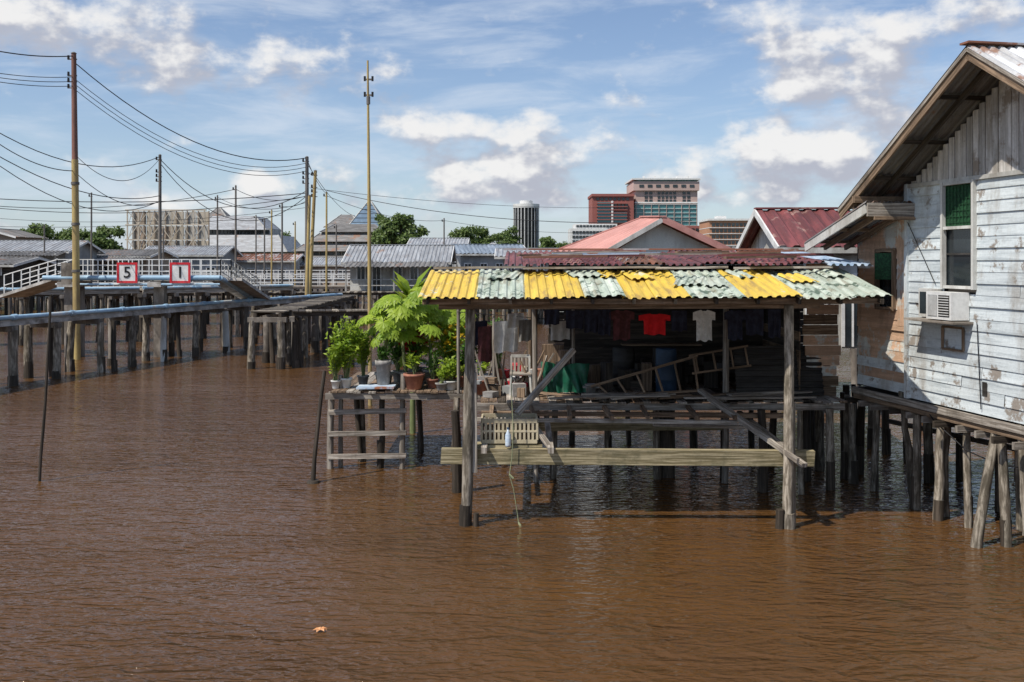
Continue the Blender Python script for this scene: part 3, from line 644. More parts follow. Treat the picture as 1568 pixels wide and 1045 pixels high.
for i in range(18):
    a=U(0,6.28); b_=V((x,y,ZZ(446,26)-U(0,.5))); d=V((math.cos(a)*.55,math.sin(a)*.6,U(.5,1.2))); g.leaf('leaves',lf_bush,b_,d,V((0,-.4,1)),U(.6,.95),.24,.1)
    g.leaf('leaves',lf_bush,b_,d+rdir()*.3,V((0,0,1)),U(.4,.8),.2,.1)
g.done()
potted('potted_shrub',530,21.8,Zd,1.25,.42,900,.15,.07,lf_bush,white,.13,.22,stems=20)
potted('potted_shrub',556,22.3,Zd,1.05,.36,460,.14,.06,lf_bush,potg,.13,.22,stems=12)
potted('potted_shrub',514,21.7,Zd,.8,.25,340,.12,.05,lf_bush,white,.1,.18,stems=9)
potted('metal_urn_plant',587,21.7,Zd,.35,.22,60,.16,.08,lf_dark,potg,.17,.62,stems=5)
potted('flowering_plant',638,22.6,Zd,.95,.34,260,.14,.07,lf_dark,clay,.17,.25,stems=9,flower=lf_red)
potted('potted_croton',634,21.6,Zd,.5,.18,50,.2,.06,lf_bush,clay,.22,.34,stems=5)
potted('potted_palm',662,21.8,Zd,.6,.24,120,.2,.04,lf_dark,clay,.13,.2,stems=10)
potted('potted_shrub',690,21.5,Zd,.45,.3,320,.13,.07,lf_bush,dirtywhite,.17,.2,stems=12)
potted('potted_shrub',676,21.4,Zd,.3,.2,120,.12,.06,lf_bush,potg,.13,.16,stems=6)
potted('flowering_plant',688,22.2,Zd,1.1,.42,460,.15,.08,lf_bush,clay,.16,.25,stems=13,flower=lf_yel)
potted('potted_shrub',738,21.3,Zd,.4,.16,90,.12,.05,lf_bush,clay,.14,.32,stems=5)
potted('potted_shrub',708,22.0,Zd,.7,.25,190,.15,.07,lf_dark,clay,.15,.25,stems=8)
potted('flowering_plant',722,23.2,Zd,1.1,.3,220,.15,.07,lf_dark,clay,.15,.25,stems=8,flower=lf_red)
potted('potted_shrub',765,23.6,Zd,1.3,.4,300,.15,.07,lf_dark,clay,.15,.25,stems=9)
potted('potted_shrub',610,23.0,Zd,.9,.45,340,.15,.08,lf_dark,potg,.15,.25,stems=10)
g=G('wooden_plant_stand')
g.beam('top',bluet,(XX(548,21.5),21.5,1.78),(XX(605,21.5),21.5,1.79),.5,.04)
g.beam('legs',wood,(XX(552,21.3),21.3,1.72),(XX(552,21.3),21.3,1.78),.06,.06); g.beam('legs',wood,(XX(600,21.3),21.3,1.72),(XX(600,21.3),21.3,1.78),.06,.06); g.done()

def stick(name,a,b,r=.03,base=False):
    g=G(name); a=V(a);b=V(b); d=(b-a).normalized(); g.cyl('stick',woodd,b+d*.6,a,r*1.15,r*.85,n=7,seg=8,bend=.03,rj=.06)
    if base: g.cyl('float_ring',woodd,V((b.x,b.y,-.02)),V((b.x,b.y,.05)),.15,.12,n=10)
    g.done()
stick('mooring_pole',W(78,455,20.6),W(59,737,20.35),.03)
stick('mooring_pole',W(497,568,20.6),W(480,739,20.2),.045,True)
g=G('floating_leaf'); p=W(490,967,12.1)
for i in range(7): g.leaf('leaf',lf_or,V((p.x,p.y,.012+i*.002)),V((math.cos(i*1.1),math.sin(i*1.1),.1)),V((0,0,1)),.09,.06)
g.done()

# ================================================================ LEFT JETTY
ZJ=2.37
def jetty(name,pts,width,z,sp=2.3,pm=[postm,concd,dirtywhite],pipes=True,r=.13,deckm=concd,rail=False,planked=False):
    g=G(name)
    for (a,b) in zip(pts[:-1],pts[1:]):
        a=V((a[0],a[1],z));b=V((b[0],b[1],z)); d=(b-a); ln=d.length; d/=ln; sd=V((-d.y,d.x,0))*-1
        if sd.y>0: sd=-sd
        if planked:
            n=int(ln/.28)
            for i in range(n):
                c=a.lerp(b,(i+.5)/n); g.beam('deck_planks',random.choice([woodd,woodd,postm]),c+sd*(width*.5+U(0,.15)),c-sd*(width*.5+U(0,.15)),.25,.05)
            for s_ in (-1,1): g.beam('edge_beam',deckm,a+sd*s_*width*.4-V((0,0,.12)),b+sd*s_*width*.4-V((0,0,.12)),.12,.16)
        else:
            g.beam('deck_slab',deckm,a,b,width,.10)
            for s_ in (-1,1): g.beam('edge_beam',deckm,a+sd*s_*width*.45-V((0,0,.13)),b+sd*s_*width*.45-V((0,0,.13)),.14,.15)
        n=max(1,int(ln/sp))
        for i in range(n+1):
            c=a.lerp(b,i/n)
            g.beam('cap_beams',concd,c+sd*width*.62-V((0,0,.32)),c-sd*width*.62-V((0,0,.32)),.22,.2)
            for s_ in (-1,1):
                q=c+sd*s_*width*.48; mm=random.choice(pm)
                pile(g,'pilings',q.x+U(-.15,.15),q.y,z-.35,r*U(.85,1.15),m=mm,lean=.08)
                if R()<.4: pile(g,'pilings',q.x+U(-.6,.6),q.y+U(-.5,.5),z-.3,r*.7,m=woodd,lean=.2)
        if pipes:
            g.cyl('water_pipe',pvc,a+sd*width*.52+V((0,0,.10)),b+sd*width*.52+V((0,0,.10)),.085,n=8)
            g.cyl('water_pipe',pvc,a+sd*width*.38+V((0,0,.12)),b+sd*width*.38+V((0,0,.12)),.05,n=8)
            for i in range(int(ln/3)):
                c=a.lerp(b,i*3/ln)+sd*width*.52; g.cyl('pipe_couplings',pvc,c+V((0,0,.10)),c+d*.22+V((0,0,.10)),.115,n=8)
        if rail:
            for s_ in (-1,1):
                for i in range(int(ln/1.2)+1):
                    c=a.lerp(b,min(1,i*1.2/ln))+sd*s_*width*.48; g.beam('railing',white,c,c+V((0,0,1.0)),.06,.06)
                for h in (.35,.68,1.0): g.beam('railing',white,a+sd*s_*width*.48+V((0,0,h)),b+sd*s_*width*.48+V((0,0,h)),.05,.05)
    g.done()
jetty('jetty_walkway',[(-20.2,27),(-18.6,36),(-14.2,51.5),(-11.0,61)],1.2,ZJ,r=.15,sp=2.2,deckm=conc,pm=[postm,postm,concd,dirtywhite])
jetty('jetty_platform',[(-10.2,41.5),(-10.2,49),(-10.4,62)],1.3,ZJ,sp=2.4,pm=[postm,postm,concd],pipes=False,r=.15,deckm=woodd,planked=True)
jetty('jetty_platform',[(-9.4,42.5),(-2.5,44)],1.3,ZJ,sp=2.0,pm=[postm,woodd],pipes=False,r=.12,deckm=woodd,planked=True)
jetty('timber_jetty',[(-48,66),(-30,70),(-12,72),(4,74)],2.0,2.25,sp=2.0,pm=[woodd,postm],pipes=False,deckm=woodd,planked=True)
jetty('timber_jetty',[(-44,82),(-24,86),(6,90)],3,2.3,sp=2.4,pm=[woodd,postm,concd],pipes=False,deckm=wood,rail=True)
jetty('timber_jetty',[(-30,52),(-21,56),(-14,62)],1.4,2.9,sp=1.8,pm=[woodd,postm],pipes=True,deckm=wood)
jetty('timber_jetty',[(-60,102),(-30,106),(-2,108)],3,2.5,sp=2.4,pm=[woodd,postm,concd],pipes=True,deckm=conc,rail=True)
# footbridge
g=G('footbridge')
D=47; zb=3.72
xa,xb_=XX(100,D),XX(346,D)
g.beam('deck',conc,(xa,D,zb-.08),(xb_,D,zb-.08),1.5,.14)
g.cyl('blue_pipe',pvc,(xa-.6,D-.95,zb),(xb_,D-.95,zb),.12,n=10); g.cyl('blue_pipe',pvc,(xa,D-1.0,zb-.3),(xb_,D-1.0,zb-.3),.05,n=8)
xe,De=XX(392,53),53
g.cyl('blue_pipe',pvc,(xb_,D-.95,zb),(xe,De-1,2.6),.12,n=10); g.beam('ramp',conc,(xb_,D,zb-.08),(xe,De,2.5),1.5,.14)
for s_ in (-.85,.85):
    n=16
    for i in range(n+1):
        x=xa+(xb_-xa)*i/n; g.beam('railing',white,(x,D+s_,zb),(x,D+s_,zb+.85),.04,.04)
    for h in (.3,.58,.85): g.beam('railing',white,(xa,D+s_,zb+h),(xb_,D+s_,zb+h),.035,.035)
    n=9
    for i in range(n+1):
        t=i/n; p=V((xb_,D+s_,zb)).lerp(V((xe,De+s_,2.6)),t); g.beam('railing',dirtywhite,p,p+V((0,0,.85)),.04,.04)
    for h in (.3,.58,.85): g.beam('railing',dirtywhite,(xb_,D+s_,zb+h),(xe,De+s_,2.6+h),.035,.035)
    g.beam('railing',white,(xa,D+s_,zb+.85),(XX(20,D+2),D+2+s_,zb+.1),.04,.04); g.beam('railing',white,(xa,D+s_,zb+.4),(XX(20,D+2),D+2+s_,zb-.4),.04,.04)
    for i in range(7): 
        t=i/6; p=V((xa,D+s_,zb)).lerp(V((XX(20,D+2),D+2+s_,zb-.8)),t); g.beam('railing',white,p,p+V((0,0,.9)),.04,.04)
g.beam('ramp',conc,(xa,D,zb-.08),(XX(20,D+2),D+2,zb-.95),1.5,.14)
for px_,r in ((117,.34),(248,.24)):
    x=XX(px_,D); g.box('pier',concd,(x,D-.2,(zb-.24)/2-.3),(r*2,r*2,zb-.24+.6)); g.box('pier',conc,(x,D-.2,zb-.3),(r*2.6,1.7,.24))
x=XX(117,D); g.box('pier',concd,(x,D-.9,zb+.2),(.5,.3,1.0))
g.done()
def sign(px,ch):
    g=G('number_sign'); D=45.9; x=XX(px,D); z=ZZ(418,D); s_=.95
    g.box('panel',white,(x,D,z),(s_,.04,s_))
    for a_ in (-1,1):
        g.box('border',red,(x+a_*(s_/2-.05),D-.028,z),(.10,.02,s_)); g.box('border',red,(x,D-.029,z+a_*(s_/2-.05)),(s_-.2,.02,.10))
        g.beam('brackets',gpole,(x+a_*.3,D+.02,z),(x+a_*.3,D+.25,z),.04,.04)
    cu=bpy.data.curves.new('digit','FONT'); cu.body=ch; cu.size=.74; cu.align_x='CENTER'; cu.align_y='CENTER'; cu.extrude=.008; cu.offset=.004
    cu.materials.append(MATS['black_text']); o=bpy.data.objects.new('digit',cu); scene.collection.objects.link(o); o.rotation_euler=(math.pi/2,0,0); o.location=(x,D-.035,z)
    g.extra.append(o); g.done()
sign(195,'5'); sign(276,'1')

# ================================================================ UTILITY POLES & WIRES
def upole(px,ytop,D,r=.11,kind=0,zb=-.3,lean=0,arms=2):
    g=G('utility_pole'); x=XX(px,D); zt=ZZ(ytop,D); p0=V((x+lean,D,zb)); p1=V((x,D,zt))
    if kind==1:
        q=p0.lerp(p1,.66); g.cyl('lower_shaft',yelp,p0,q,r*1.15,r*1.05,n=10); g.cyl('upper_shaft',rpole,q,p1,r*.95,r*.75,n=10)
        for t in (.3,.45,.58): c=p0.lerp(p1,t); g.cyl('bands',gpole,c,c+V((0,0,.12)),r*1.3,n=10)
    elif kind==2: g.cyl('shaft',yelp,p0,p1,r*1.1,r*.8,n=10)
    else: g.cyl('shaft',gpole,p0,p1,r*1.1,r*.8,n=10)
    for i in range(arms):
        z=zt-.25-i*.75
        for k in range(3 if i else 1):
            c=V((x,D,z-k*.28)); g.cyl('insulators',wirem,c+V((-.1-r,0,0)),c+V((-.1-r,0,.16)),.06,.05,n=8); g.beam('brackets',gpole,c+V((-.14-r,0,-.02)),c+V((r,0,-.02)),.05,.05)
    g.cyl('cap',gpole,p1,p1+V((0,0,.06)),r*.95,r*.4,n=10)
    g.done()
upole(113,82,45.5,.145,1,arms=2,lean=.15)
upole(245,238,60,.11,0)
upole(470,241,60,.13,0,lean=-.0); upole(483,262,61,.12,2,lean=-.5); upole(474,300,59,.11,2,lean=-.25,arms=0)
for px_,y_,D_,k in ((140,296,80,0),(361,285,70,0),(333,300,85,0),(416,322,85,2),(432,312,75,0),(500,295,72,2),(405,335,90,0),(250,350,90,0),(68,345,90,0),(680,335,95,0),(452,340,95,2),(515,345,95,0),(392,330,100,0)): upole(px_,y_,D_,.08,k,arms=1)
g=G('tall_mast_pole'); D=31; x=XX(567,D)
g.cyl('mast',yelp,(x,D,-.5),W(565,300,D),.065,.055,n=10); g.cyl('mast',yelp,W(565,300,D),W(563,93,D),.05,.03,n=8)
for yy in (122,146):
    c=W(564,yy,D); g.beam('cross_arms',gpole,c+V((-.12,0,0)),c+V((.16,0,0)),.04,.05); g.cyl('insulators',wirem,c+V((-.11,0,-.05)),c+V((-.11,0,.1)),.035,n=8); g.cyl('insulators',wirem,c+V((.13,0,-.05)),c+V((.13,0,.1)),.035,n=8)
g.cyl('insulators',gpole,W(564,160,D),W(564,148,D),.06,n=8); g.done()
g=G('power_lines')
def wire(a,b,sag,r=.02,part='wires'):
    a=V(a);b=V(b); n=18; pr=a
    for i in range(1,n+1):
        t=i/n; p=a.lerp(b,t)-V((0,0,sag*4*t*(1-t))); g.cyl(part,wirem,pr,p,r,n=4,cap=False); pr=p
P3=W
wire(P3(-200,15,33),P3(113,86,45.5),.5,.024); wire(P3(113,95,45.5),P3(470,242,60),1.6,.026)
for k in range(3):
    wire(P3(-200,62+k*6,33),P3(113,118+k*7,45.5),.4,.015); wire(P3(113,120+k*8,45.5),P3(470,250+k*6,60),1.6,.016)
wire(P3(-150,100,35),P3(245,240,60),1.8,.022); wire(P3(-150,140,35),P3(245,300,60),1.4,.022); wire(P3(-120,155,35),P3(245,308,60),1.9,.02)
wire(P3(-60,175,35),P3(113,262,45.5),.5,.02); wire(P3(113,262,45.5),P3(245,308,60),.8,.02)
wire(P3(113,235,45.5),P3(245,243,60),1.3,.018)
wire(P3(-100,298,60),P3(470,296,60),.5,.024); wire(P3(-100,308,62),P3(475,300,61),.9,.02); wire(P3(-100,306,62),P3(361,290,70),.9,.02)
wire(P3(245,244,60),P3(470,292,60),1.9,.022); wire(P3(245,250,60),P3(470,300,60),2.4,.02)
wire(P3(361,290,70),P3(470,300,60),.5,.02); wire(P3(470,244,60),P3(500,297,72),.3,.02); wire(P3(470,250,60),P3(540,330,90),.5,.02)
wire(P3(500,292,72),P3(1060,338,60),.9,.02); wire(P3(474,288,60),P3(960,318,75),.4,.012); wire(P3(0,335,90),P3(470,318,85),.7,.018); wire(P3(-60,345,90),P3(432,330,80),.5,.018)
wire(P3(500,300,72),P3(680,338,95),.6,.018); wire(P3(680,338,95),P3(1000,350,110),.8,.016); wire(P3(1080,375,60),P3(1320,318,30),.6,.01)
wire(P3(470,262,60),P3(483,268,61),.1,.02); wire(P3(474,305,59),P3(432,316,75),.2,.018); wire(P3(333,302,85),P3(470,310,60),.7,.018)
g.done()

# ================================================================ HOUSES
def house(name,cx,cy,w,d,zd,wh,rh,rot=0,wm=greyw,rm=greyt,ov=.6,win=3,stilts=True,ridge='x',veranda=False,gm=None):
    g=G(name); M=Matrix.Translation((cx,cy,0))@Matrix.Rotation(rot,4,'Z')
    T=lambda x,y,z: M@V((x,y,z))
    ze=zd+wh
    cs=[(-w/2,-d/2),(w/2,-d/2),(w/2,d/2),(-w/2,d/2)]
    for i in range(4):
        a,b=cs[i],cs[(i+1)%4]; g.poly('walls',wm,[T(a[0],a[1],zd),T(b[0],b[1],zd),T(b[0],b[1],ze),T(a[0],a[1],ze)])
    g.poly('floor',woodd,[T(*c,zd) for c in cs][::-1])
    gm=gm or wm
    if ridge=='x':
        for s_ in (-1,1): g.poly('gable_walls',gm,[T(s_*w/2,-d/2,ze),T(s_*w/2,d/2,ze),T(s_*w/2,0,ze+rh)])
        k=rh/(d/2)
        for s_ in (-1,1):
            g.sheets('roof',[rm],T(-w/2-ov,0,ze+rh+.06),T(w/2+ov,0,ze+rh+.06),T(-w/2-ov,s_*(d/2+ov),ze-k*ov+.06),T(w/2+ov,s_*(d/2+ov),ze-k*ov+.06),sw=1.2,pitch=.35,amp=.03)
            for e in (-1,1): g.beam('bargeboards',white,T(e*(w/2+ov),0,ze+rh-.02),T(e*(w/2+ov),s_*(d/2+ov),ze-k*ov-.02),.05,.2)
            g.beam('fascia',dirtywhite,T(-w/2-ov,s_*(d/2+ov),ze-k*ov-.04),T(w/2+ov,s_*(d/2+ov),ze-k*ov-.04),.05,.16)
        g.beam('ridge_cap',rm,T(-w/2-ov,0,ze+rh+.1),T(w/2+ov,0,ze+rh+.1),.35,.05)
    else:
        for s_ in (-1,1): g.poly('gable_walls',gm,[T(-w/2,s_*d/2,ze),T(w/2,s_*d/2,ze),T(0,s_*d/2,ze+rh)])
        k=rh/(w/2)
        for s_ in (-1,1):
            g.sheets('roof',[rm],T(0,-d/2-ov,ze+rh+.06),T(0,d/2+ov,ze+rh+.06),T(s_*(w/2+ov),-d/2-ov,ze-k*ov+.06),T(s_*(w/2+ov),d/2+ov,ze-k*ov+.06),sw=1.2,pitch=.35,amp=.03)
            for e in (-1,1): g.beam('bargeboards',white,T(0,e*(d/2+ov),ze+rh-.02),T(s_*(w/2+ov),e*(d/2+ov),ze-k*ov-.02),.05,.2)
        g.beam('ridge_cap',rm,T(0,-d/2-ov,ze+rh+.1),T(0,d/2+ov,ze+rh+.1),.35,.05)
    for i in range(win):
        x=-w/2+(i+.5)*w/win+U(-.1,.1)*w/win; ww=min(1.3,w/win*.45)
        isdoor=(i==1 and win>2)
        zl=zd+.05 if isdoor else zd+.9; zh=zd+min(2.1,wh-.25)
        g.beam('windows',glass,T(x,-d/2-.02,zl),T(x,-d/2-.02,zh),ww,.05,up=M.to_3x3()@V((0,1,0)))
        for e in (-1,1): g.beam('window_frames',white,T(x+e*ww/2,-d/2-.05,zl),T(x+e*ww/2,-d/2-.05,zh),.09,.06,up=M.to_3x3()@V((0,1,0)))
        g.beam('window_frames',white,T(x-ww/2,-d/2-.05,zh),T(x+ww/2,-d/2-.05,zh),.07,.09); g.beam('window_frames',white,T(x,-d/2-.06,zl),T(x,-d/2-.06,zh),.05,.05,up=M.to_3x3()@V((0,1,0)))
    for s_ in (-1,1):
        g.beam('windows',glass,T(s_*(w/2+.02),0,zd+.9),T(s_*(w/2+.02),0,zd+min(2.0,wh-.3)),.05,1.1,up=M.to_3x3()@V((0,1,0)))
    if veranda:
        g.beam('veranda_floor',wood,T(-w/2,-d/2-1.1,zd),T(w/2,-d/2-1.1,zd),2.0,.12)
        n=max(3,int(w/1.8))
        for i in range(n+1):
            x=-w/2+w*i/n; g.beam('veranda_posts',dirtywhite,T(x,-d/2-2,zd),T(x,-d/2-2,zd+wh-.3),.1,.1)
        for h in (.5,.95): g.beam('veranda_rail',dirtywhite,T(-w/2,-d/2-2,zd+h),T(w/2,-d/2-2,zd+h),.06,.07)
        g.sheets('veranda_roof',[greytd],T(-w/2-.3,-d/2,zd+wh-.02),T(w/2+.3,-d/2,zd+wh-.02),T(-w/2-.3,-d/2-2.5,zd+wh-.5),T(w/2+.3,-d/2-2.5,zd+wh-.5),sw=1.2,pitch=.35,amp=.03)
    if stilts:
        nx=max(2,int(w/1.8)); ny=max(2,int(d/2.5))
        for i in range(nx+1):
            for j in range(ny+1):
                p=T(-w/2+w*i/nx,-d/2+d*j/ny,0); pile(g,'stilts',p.x,p.y,zd,.12,m=random.choice([postm,woodd,concd]))
    g.done()
def hpx(name,pa,pb,D,yr,ye,yb,rot=0,**k):
    xa,xb=XX(pa,D),XX(pb,D); w=xb-xa-1.0; zd=ZZ(yb,D); ze=ZZ(ye,D)+.25; zr=ZZ(yr,D+3)
    house(name,(xa+xb)/2,D+3,w,k.pop('d',7),zd,ze-zd,max(.5,zr-ze),rot,**k)
hpx('village_house',-80,112,92,370,388,438,wm=greyw,rm=greyt,win=5,veranda=True)
hpx('village_house',-60,30,118,352,365,420,wm=beiged,rm=greytd,win=3,ridge='y')
hpx('village_house',120,235,100,384,396,440,wm=beiged,rm=greytd,win=4,veranda=True)
hpx('village_house',215,345,112,378,393,438,wm=greyw,rm=greyt,win=4)
hpx('village_house',340,455,120,390,402,438,wm=dirtywhite,rm=rust,win=4)
hpx('village_house',430,545,125,395,408,438,wm=beiged,rm=greyt,win=4)
hpx('village_house',528,690,78,377,404,446,wm=dirtywhite,rm=greyt,win=5,veranda=True)
hpx('village_house',625,715,98,366,380,430,wm=beige,rm=greyt,win=3)
hpx('village_house',688,800,88,376,392,440,rot=.15,wm=greyw,rm=bluer,win=4)
hpx('village_house',720,790,100,374,388,440,wm=dirtywhite,rm=greyt,win=3,ridge='y')
hpx('village_house',-100,30,76,400,410,440,wm=shackw,rm=greytd,win=3)
hpx('village_house',760,870,70,388,398,440,wm=greyw,rm=greyt,win=4)
hpx('village_house',1060,1180,60,386,398,440,wm=greyw,rm=greytd,win=3)

g=G('red_roof_house')
A=W(1014,334,40); B=W(984,334,43.2); C=W(843,388,43.5); Dd=W(921,387,39.6); E=W(1128,388,40.4); E2=V((E.x+1.0,47,E.z)); 
g.sheets('roof',[pinkr],B,A,C,Dd,sw=1.2,pitch=.3,amp=.025,jit=.02)
g.sheets('roof',[pinkr],A,B,E,E2,sw=1.2,pitch=.3,amp=.025,jit=.02)
g.poly('roof',pinkr,[B,C,E2])
g.beam('ridge_cap',pinkr,A+V((0,-.1,.06)),B+V((0,0,.06)),.3,.06); g.beam('ridge_cap',pinkr,B+V((0,0,.05)),C+V((0,0,.05)),.25,.05)
g.beam('bargeboards',dirtywhite,A+V((0,-.05,-.08)),Dd+V((0,-.05,-.08)),.05,.18); g.beam('bargeboards',pinkr,A+V((0,-.05,-.04)),E+V((0,-.05,-.04)),.05,.26)
a1=A+V((0,.45,-.2)); d1=Dd+V((.35,.5,-.08)); e1=E+V((-.35,.5,-.08))
g.poly('gable_wall',cyanw,[d1,e1,a1])
g.poly('walls',cyanw,[V((d1.x,d1.y,2)),V((e1.x,e1.y,2)),e1,d1]); c1=C+V((.4,.4,-.08)); g.poly('walls',cyanw,[V((c1.x,c1.y,2)),V((d1.x,d1.y,2)),d1,c1]); e2=E2+V((-.4,-.4,-.08)); g.poly('walls',cyanw,[V((e1.x,e1.y,2)),V((e2.x,e2.y,2)),e2,e1]); g.poly('walls',cyanw,[V((e2.x,e2.y,2)),V((c1.x,c1.y,2)),c1,e2])
for t in (.25,.7): c=d1.lerp(e1,t); g.box('windows',glass,(c.x,c.y-.03,3.6),(1.0,.06,1.1)); g.box('window_frames',white,(c.x,c.y-.05,4.2),(1.15,.07,.08)); g.box('window_frames',white,(c.x,c.y-.05,3.0),(1.15,.07,.08))
for i in range(6):
    for j in range(3): pile(g,'stilts',d1.x-1.5+i*1.5,40.5+j*2.2,2.0,.12)
g.done()
house('maroon_roof_house',XX(1276,31)-.05,31.5,3.6,6.0,2.0,3.0,1.07,rot=-.05,wm=dirtywhite,rm=maroon,ov=.45,win=3,ridge='x')

# ================================================================ LARGE BUILDINGS
def block(g,part,m,pa,pb,ya,yb,D,depth,out=0):
    xa,xb=XX(pa,D),XX(pb,D); za,zb=ZZ(yb,D),ZZ(ya,D)
    g.box(part,m,((xa+xb)/2,D+depth/2-out,(za+zb)/2),(xb-xa,depth,zb-za))
def winrow(g,pa,pb,ya,yb,D,n,m,gap=.3,out=.15):
    xa,xb=XX(pa,D),XX(pb,D); s=(xb-xa)/n
    for i in range(n):
        g.box('windows',m,(xa+(i+.5)*s,D-out+.1,(ZZ(ya,D)+ZZ(yb,D))/2),(s*(1-gap),.3,abs(ZZ(ya,D)-ZZ(yb,D))))
g=G('office_tower'); D=450
block(g,'body',towerp,973,1068,284,415,D,24)
block(g,'crown',towerp,970,1071,278,292,D-1.2,27); block(g,'roof_slab',white,968,1073,273,275.5,D-2,29); block(g,'roof_slab',teal,976,1066,275.5,279,D,24)
winrow(g,976,1066,283,287,D-1.2,7,glass,.45)
block(g,'glass_bay',teal,972,1068,314,345,D-.9,20)
for i in range(6): block(g,'floor_bands',white,972,1068,313+i*6.5,313.6+i*6.5,D-1.3,20)
for i in range(9): block(g,'mullions',towerp,974+i*11.6,974.6+i*11.6,314,345,D-1.5,20)
for r_ in range(3):
    winrow(g,986,1000,294+r_*6,298+r_*6,D,2,glass); winrow(g,1006,1036,294+r_*6,298+r_*6,D,5,glass); winrow(g,1044,1058,294+r_*6,298+r_*6,D,2,glass)
block(g,'bands',white,972,1069,309.5,311.5,D-.6,24)
for i in range(5): block(g,'roof_plant',white,985+i*17,987+i*17,270,273,D,2)
g.done()
g=G('office_annex'); D=446
block(g,'body',towerr,907,970.5,300,415,D,22); block(g,'parapet',towerr,906,971.5,297,301,D-.8,24)
block(g,'glass_bay',teal,915,935,310,342,D-.6,10); block(g,'glass_bay',teal,940,960,325,342,D-.6,10); block(g,'fins',white,936,939,308,345,D-1,10)
for i in range(7): block(g,'floor_bands',towerr,914,961,311+i*5,312.3+i*5,D-1.1,10)
winrow(g,940,962,312,320,D,4,glass); winrow(g,912,964,303,307,D,8,glass)
g.done()
g=G('round_dark_tower'); D=400; xc=XX(806,D); zt=ZZ(318,D); r=XX(826,D)-XX(806,D)
g.cyl('core',blackt,(xc,D+r,0),(xc,D+r,zt),r*.92,n=24); g.cyl('crown',white,(xc,D+r,zt),(xc,D+r,zt+1.6),r*1.03,n=24); g.cyl('roof_room',white,(xc,D+r,zt+1.6),(xc,D+r,zt+3),r*.5,n=16)
for i in range(22):
    a=2*math.pi*i/22; m_=white if i%11 in (3,4,5,10,0) else greyw; g.beam('fins',m_,(xc+math.cos(a)*r*.97,D+r+math.sin(a)*r*.97,0),(xc+math.cos(a)*r*.97,D+r+math.sin(a)*r*.97,zt),.35,.5)
for i in range(9): z=3+i*3; g.cyl('floor_rings',blackt,(xc,D+r,z),(xc,D+r,z+.4),r*.97,n=24)
g.done()
g=G('white_office_block'); D=350
block(g,'body',white,873,930,350,410,D,14); block(g,'body',white,880,945,343,410,D+4,14)
for i in range(4): winrow(g,876,928,354+i*7,358+i*7,D,10,glass,.2)
winrow(g,882,943,345,348.5,D+4,12,glass,.2); g.done()
g=G('orange_office_block'); D=300
block(g,'body',orangew,1086,1158,338,410,D,16); block(g,'parapet',white,1085,1159,335,338,D-.5,17); block(g,'roof_plant',white,1098,1112,331,335,D+3,4)
for i in range(5): winrow(g,1089,1156,342+i*9,347+i*9,D,11,glass,.25)
for i in range(4): block(g,'bands',white,1086,1158,348.5+i*9,349.5+i*9,D-.25,16)
g.done()
g=G('low_office_block'); D=330
block(g,'body',towerr,1030,1085,346,410,D,14)
for i in range(4): winrow(g,1033,1083,350+i*8,354+i*8,D,8,glass,.3)
g.done()
g=G('billboard_frame'); D=200
xa,xb=XX(195,D),XX(313,D); za,zt=ZZ(390,D),ZZ(322,D)
for i in range(8):
    x=xa+(xb-xa)*i/7
    g.beam('uprights',beige,(x,D,0),(x,D,zt),.22,.22); g.beam('uprights',beiged,(x,D+3,0),(x,D+3,zt),.22,.22)
    if i<7:
        x2=xa+(xb-xa)*(i+1)/7
        for j in range(3):
            z0_=za+(zt-za)*j/3; z1_=za+(zt-za)*(j+1)/3
            if (i+j)%2: g.beam('braces',beige,(x,D-.1,z0_),(x2,D-.1,z1_),.14,.14)
            else: g.beam('braces',beige,(x2,D-.15,z0_),(x,D-.15,z1_),.14,.14)
            g.beam('braces',greyw,(x,D+.3,z0_),(x,D+2.8,z1_),.12,.12)
for j in range(4): z=za+(zt-za)*j/3; g.beam('rails',beige,(xa-.4,D,z),(xb+.4,D,z),.25,.25)
for i in range(6):
    for j in range(3):
        g.box('billboard_panel',random.choice([beiged,beige,dirtywhite]),(xa+(i+.5)*(xb-xa)/6,D+3.4,za+(j+.5)*(zt-za)/3),((xb-xa)/6-.2,.3,(zt-za)/3-.25))
g.done()
def pyr(g,part,m,x,y,z,wx_,wy_,h,top=0.0,hip=dirtywhite):
    b=[V((x-wx_/2,y-wy_/2,z)),V((x+wx_/2,y-wy_/2,z)),V((x+wx_/2,y+wy_/2,z)),V((x-wx_/2,y+wy_/2,z))]
    t=[V((x+(p.x-x)*top,y+(p.y-y)*top,z+h)) for p in b]
    for i in range(4): g.poly(part,m,[b[i],b[(i+1)%4],t[(i+1)%4],t[i]])
    g.poly(part,m,t); g.poly(part,m,b[::-1])
    for i in range(4): g.beam(part+'_hips',hip,b[i],t[i],.22,.22)
g=G('civic_hall'); D=235; cx=XX(370,D)
w1=XX(432,D)-XX(300,D)
block(g,'walls',greyw,305,428,385,410,D,18); winrow(g,308,425,388,398,D,14,glass,.3)
pyr(g,'lower_roof',greyt,cx,D+9,ZZ(386,D),w1+2,22,ZZ(360,D)-ZZ(386,D),.75)
block(g,'clerestory',greyw,318,415,350,362,D+3,10); winrow(g,320,413,352,359,D+3,16,glass,.3)
pyr(g,'upper_roof',greyt,cx-3,D+9,ZZ(352,D),w1*.85,17,ZZ(330,D)-ZZ(352,D),.6)
pyr(g,'top_roof',greytd,XX(318,D),D+9,ZZ(334,D),6,6,ZZ(315,D)-ZZ(334,D),0.1)
g.done()
g=G('tiered_roof_building'); D=215
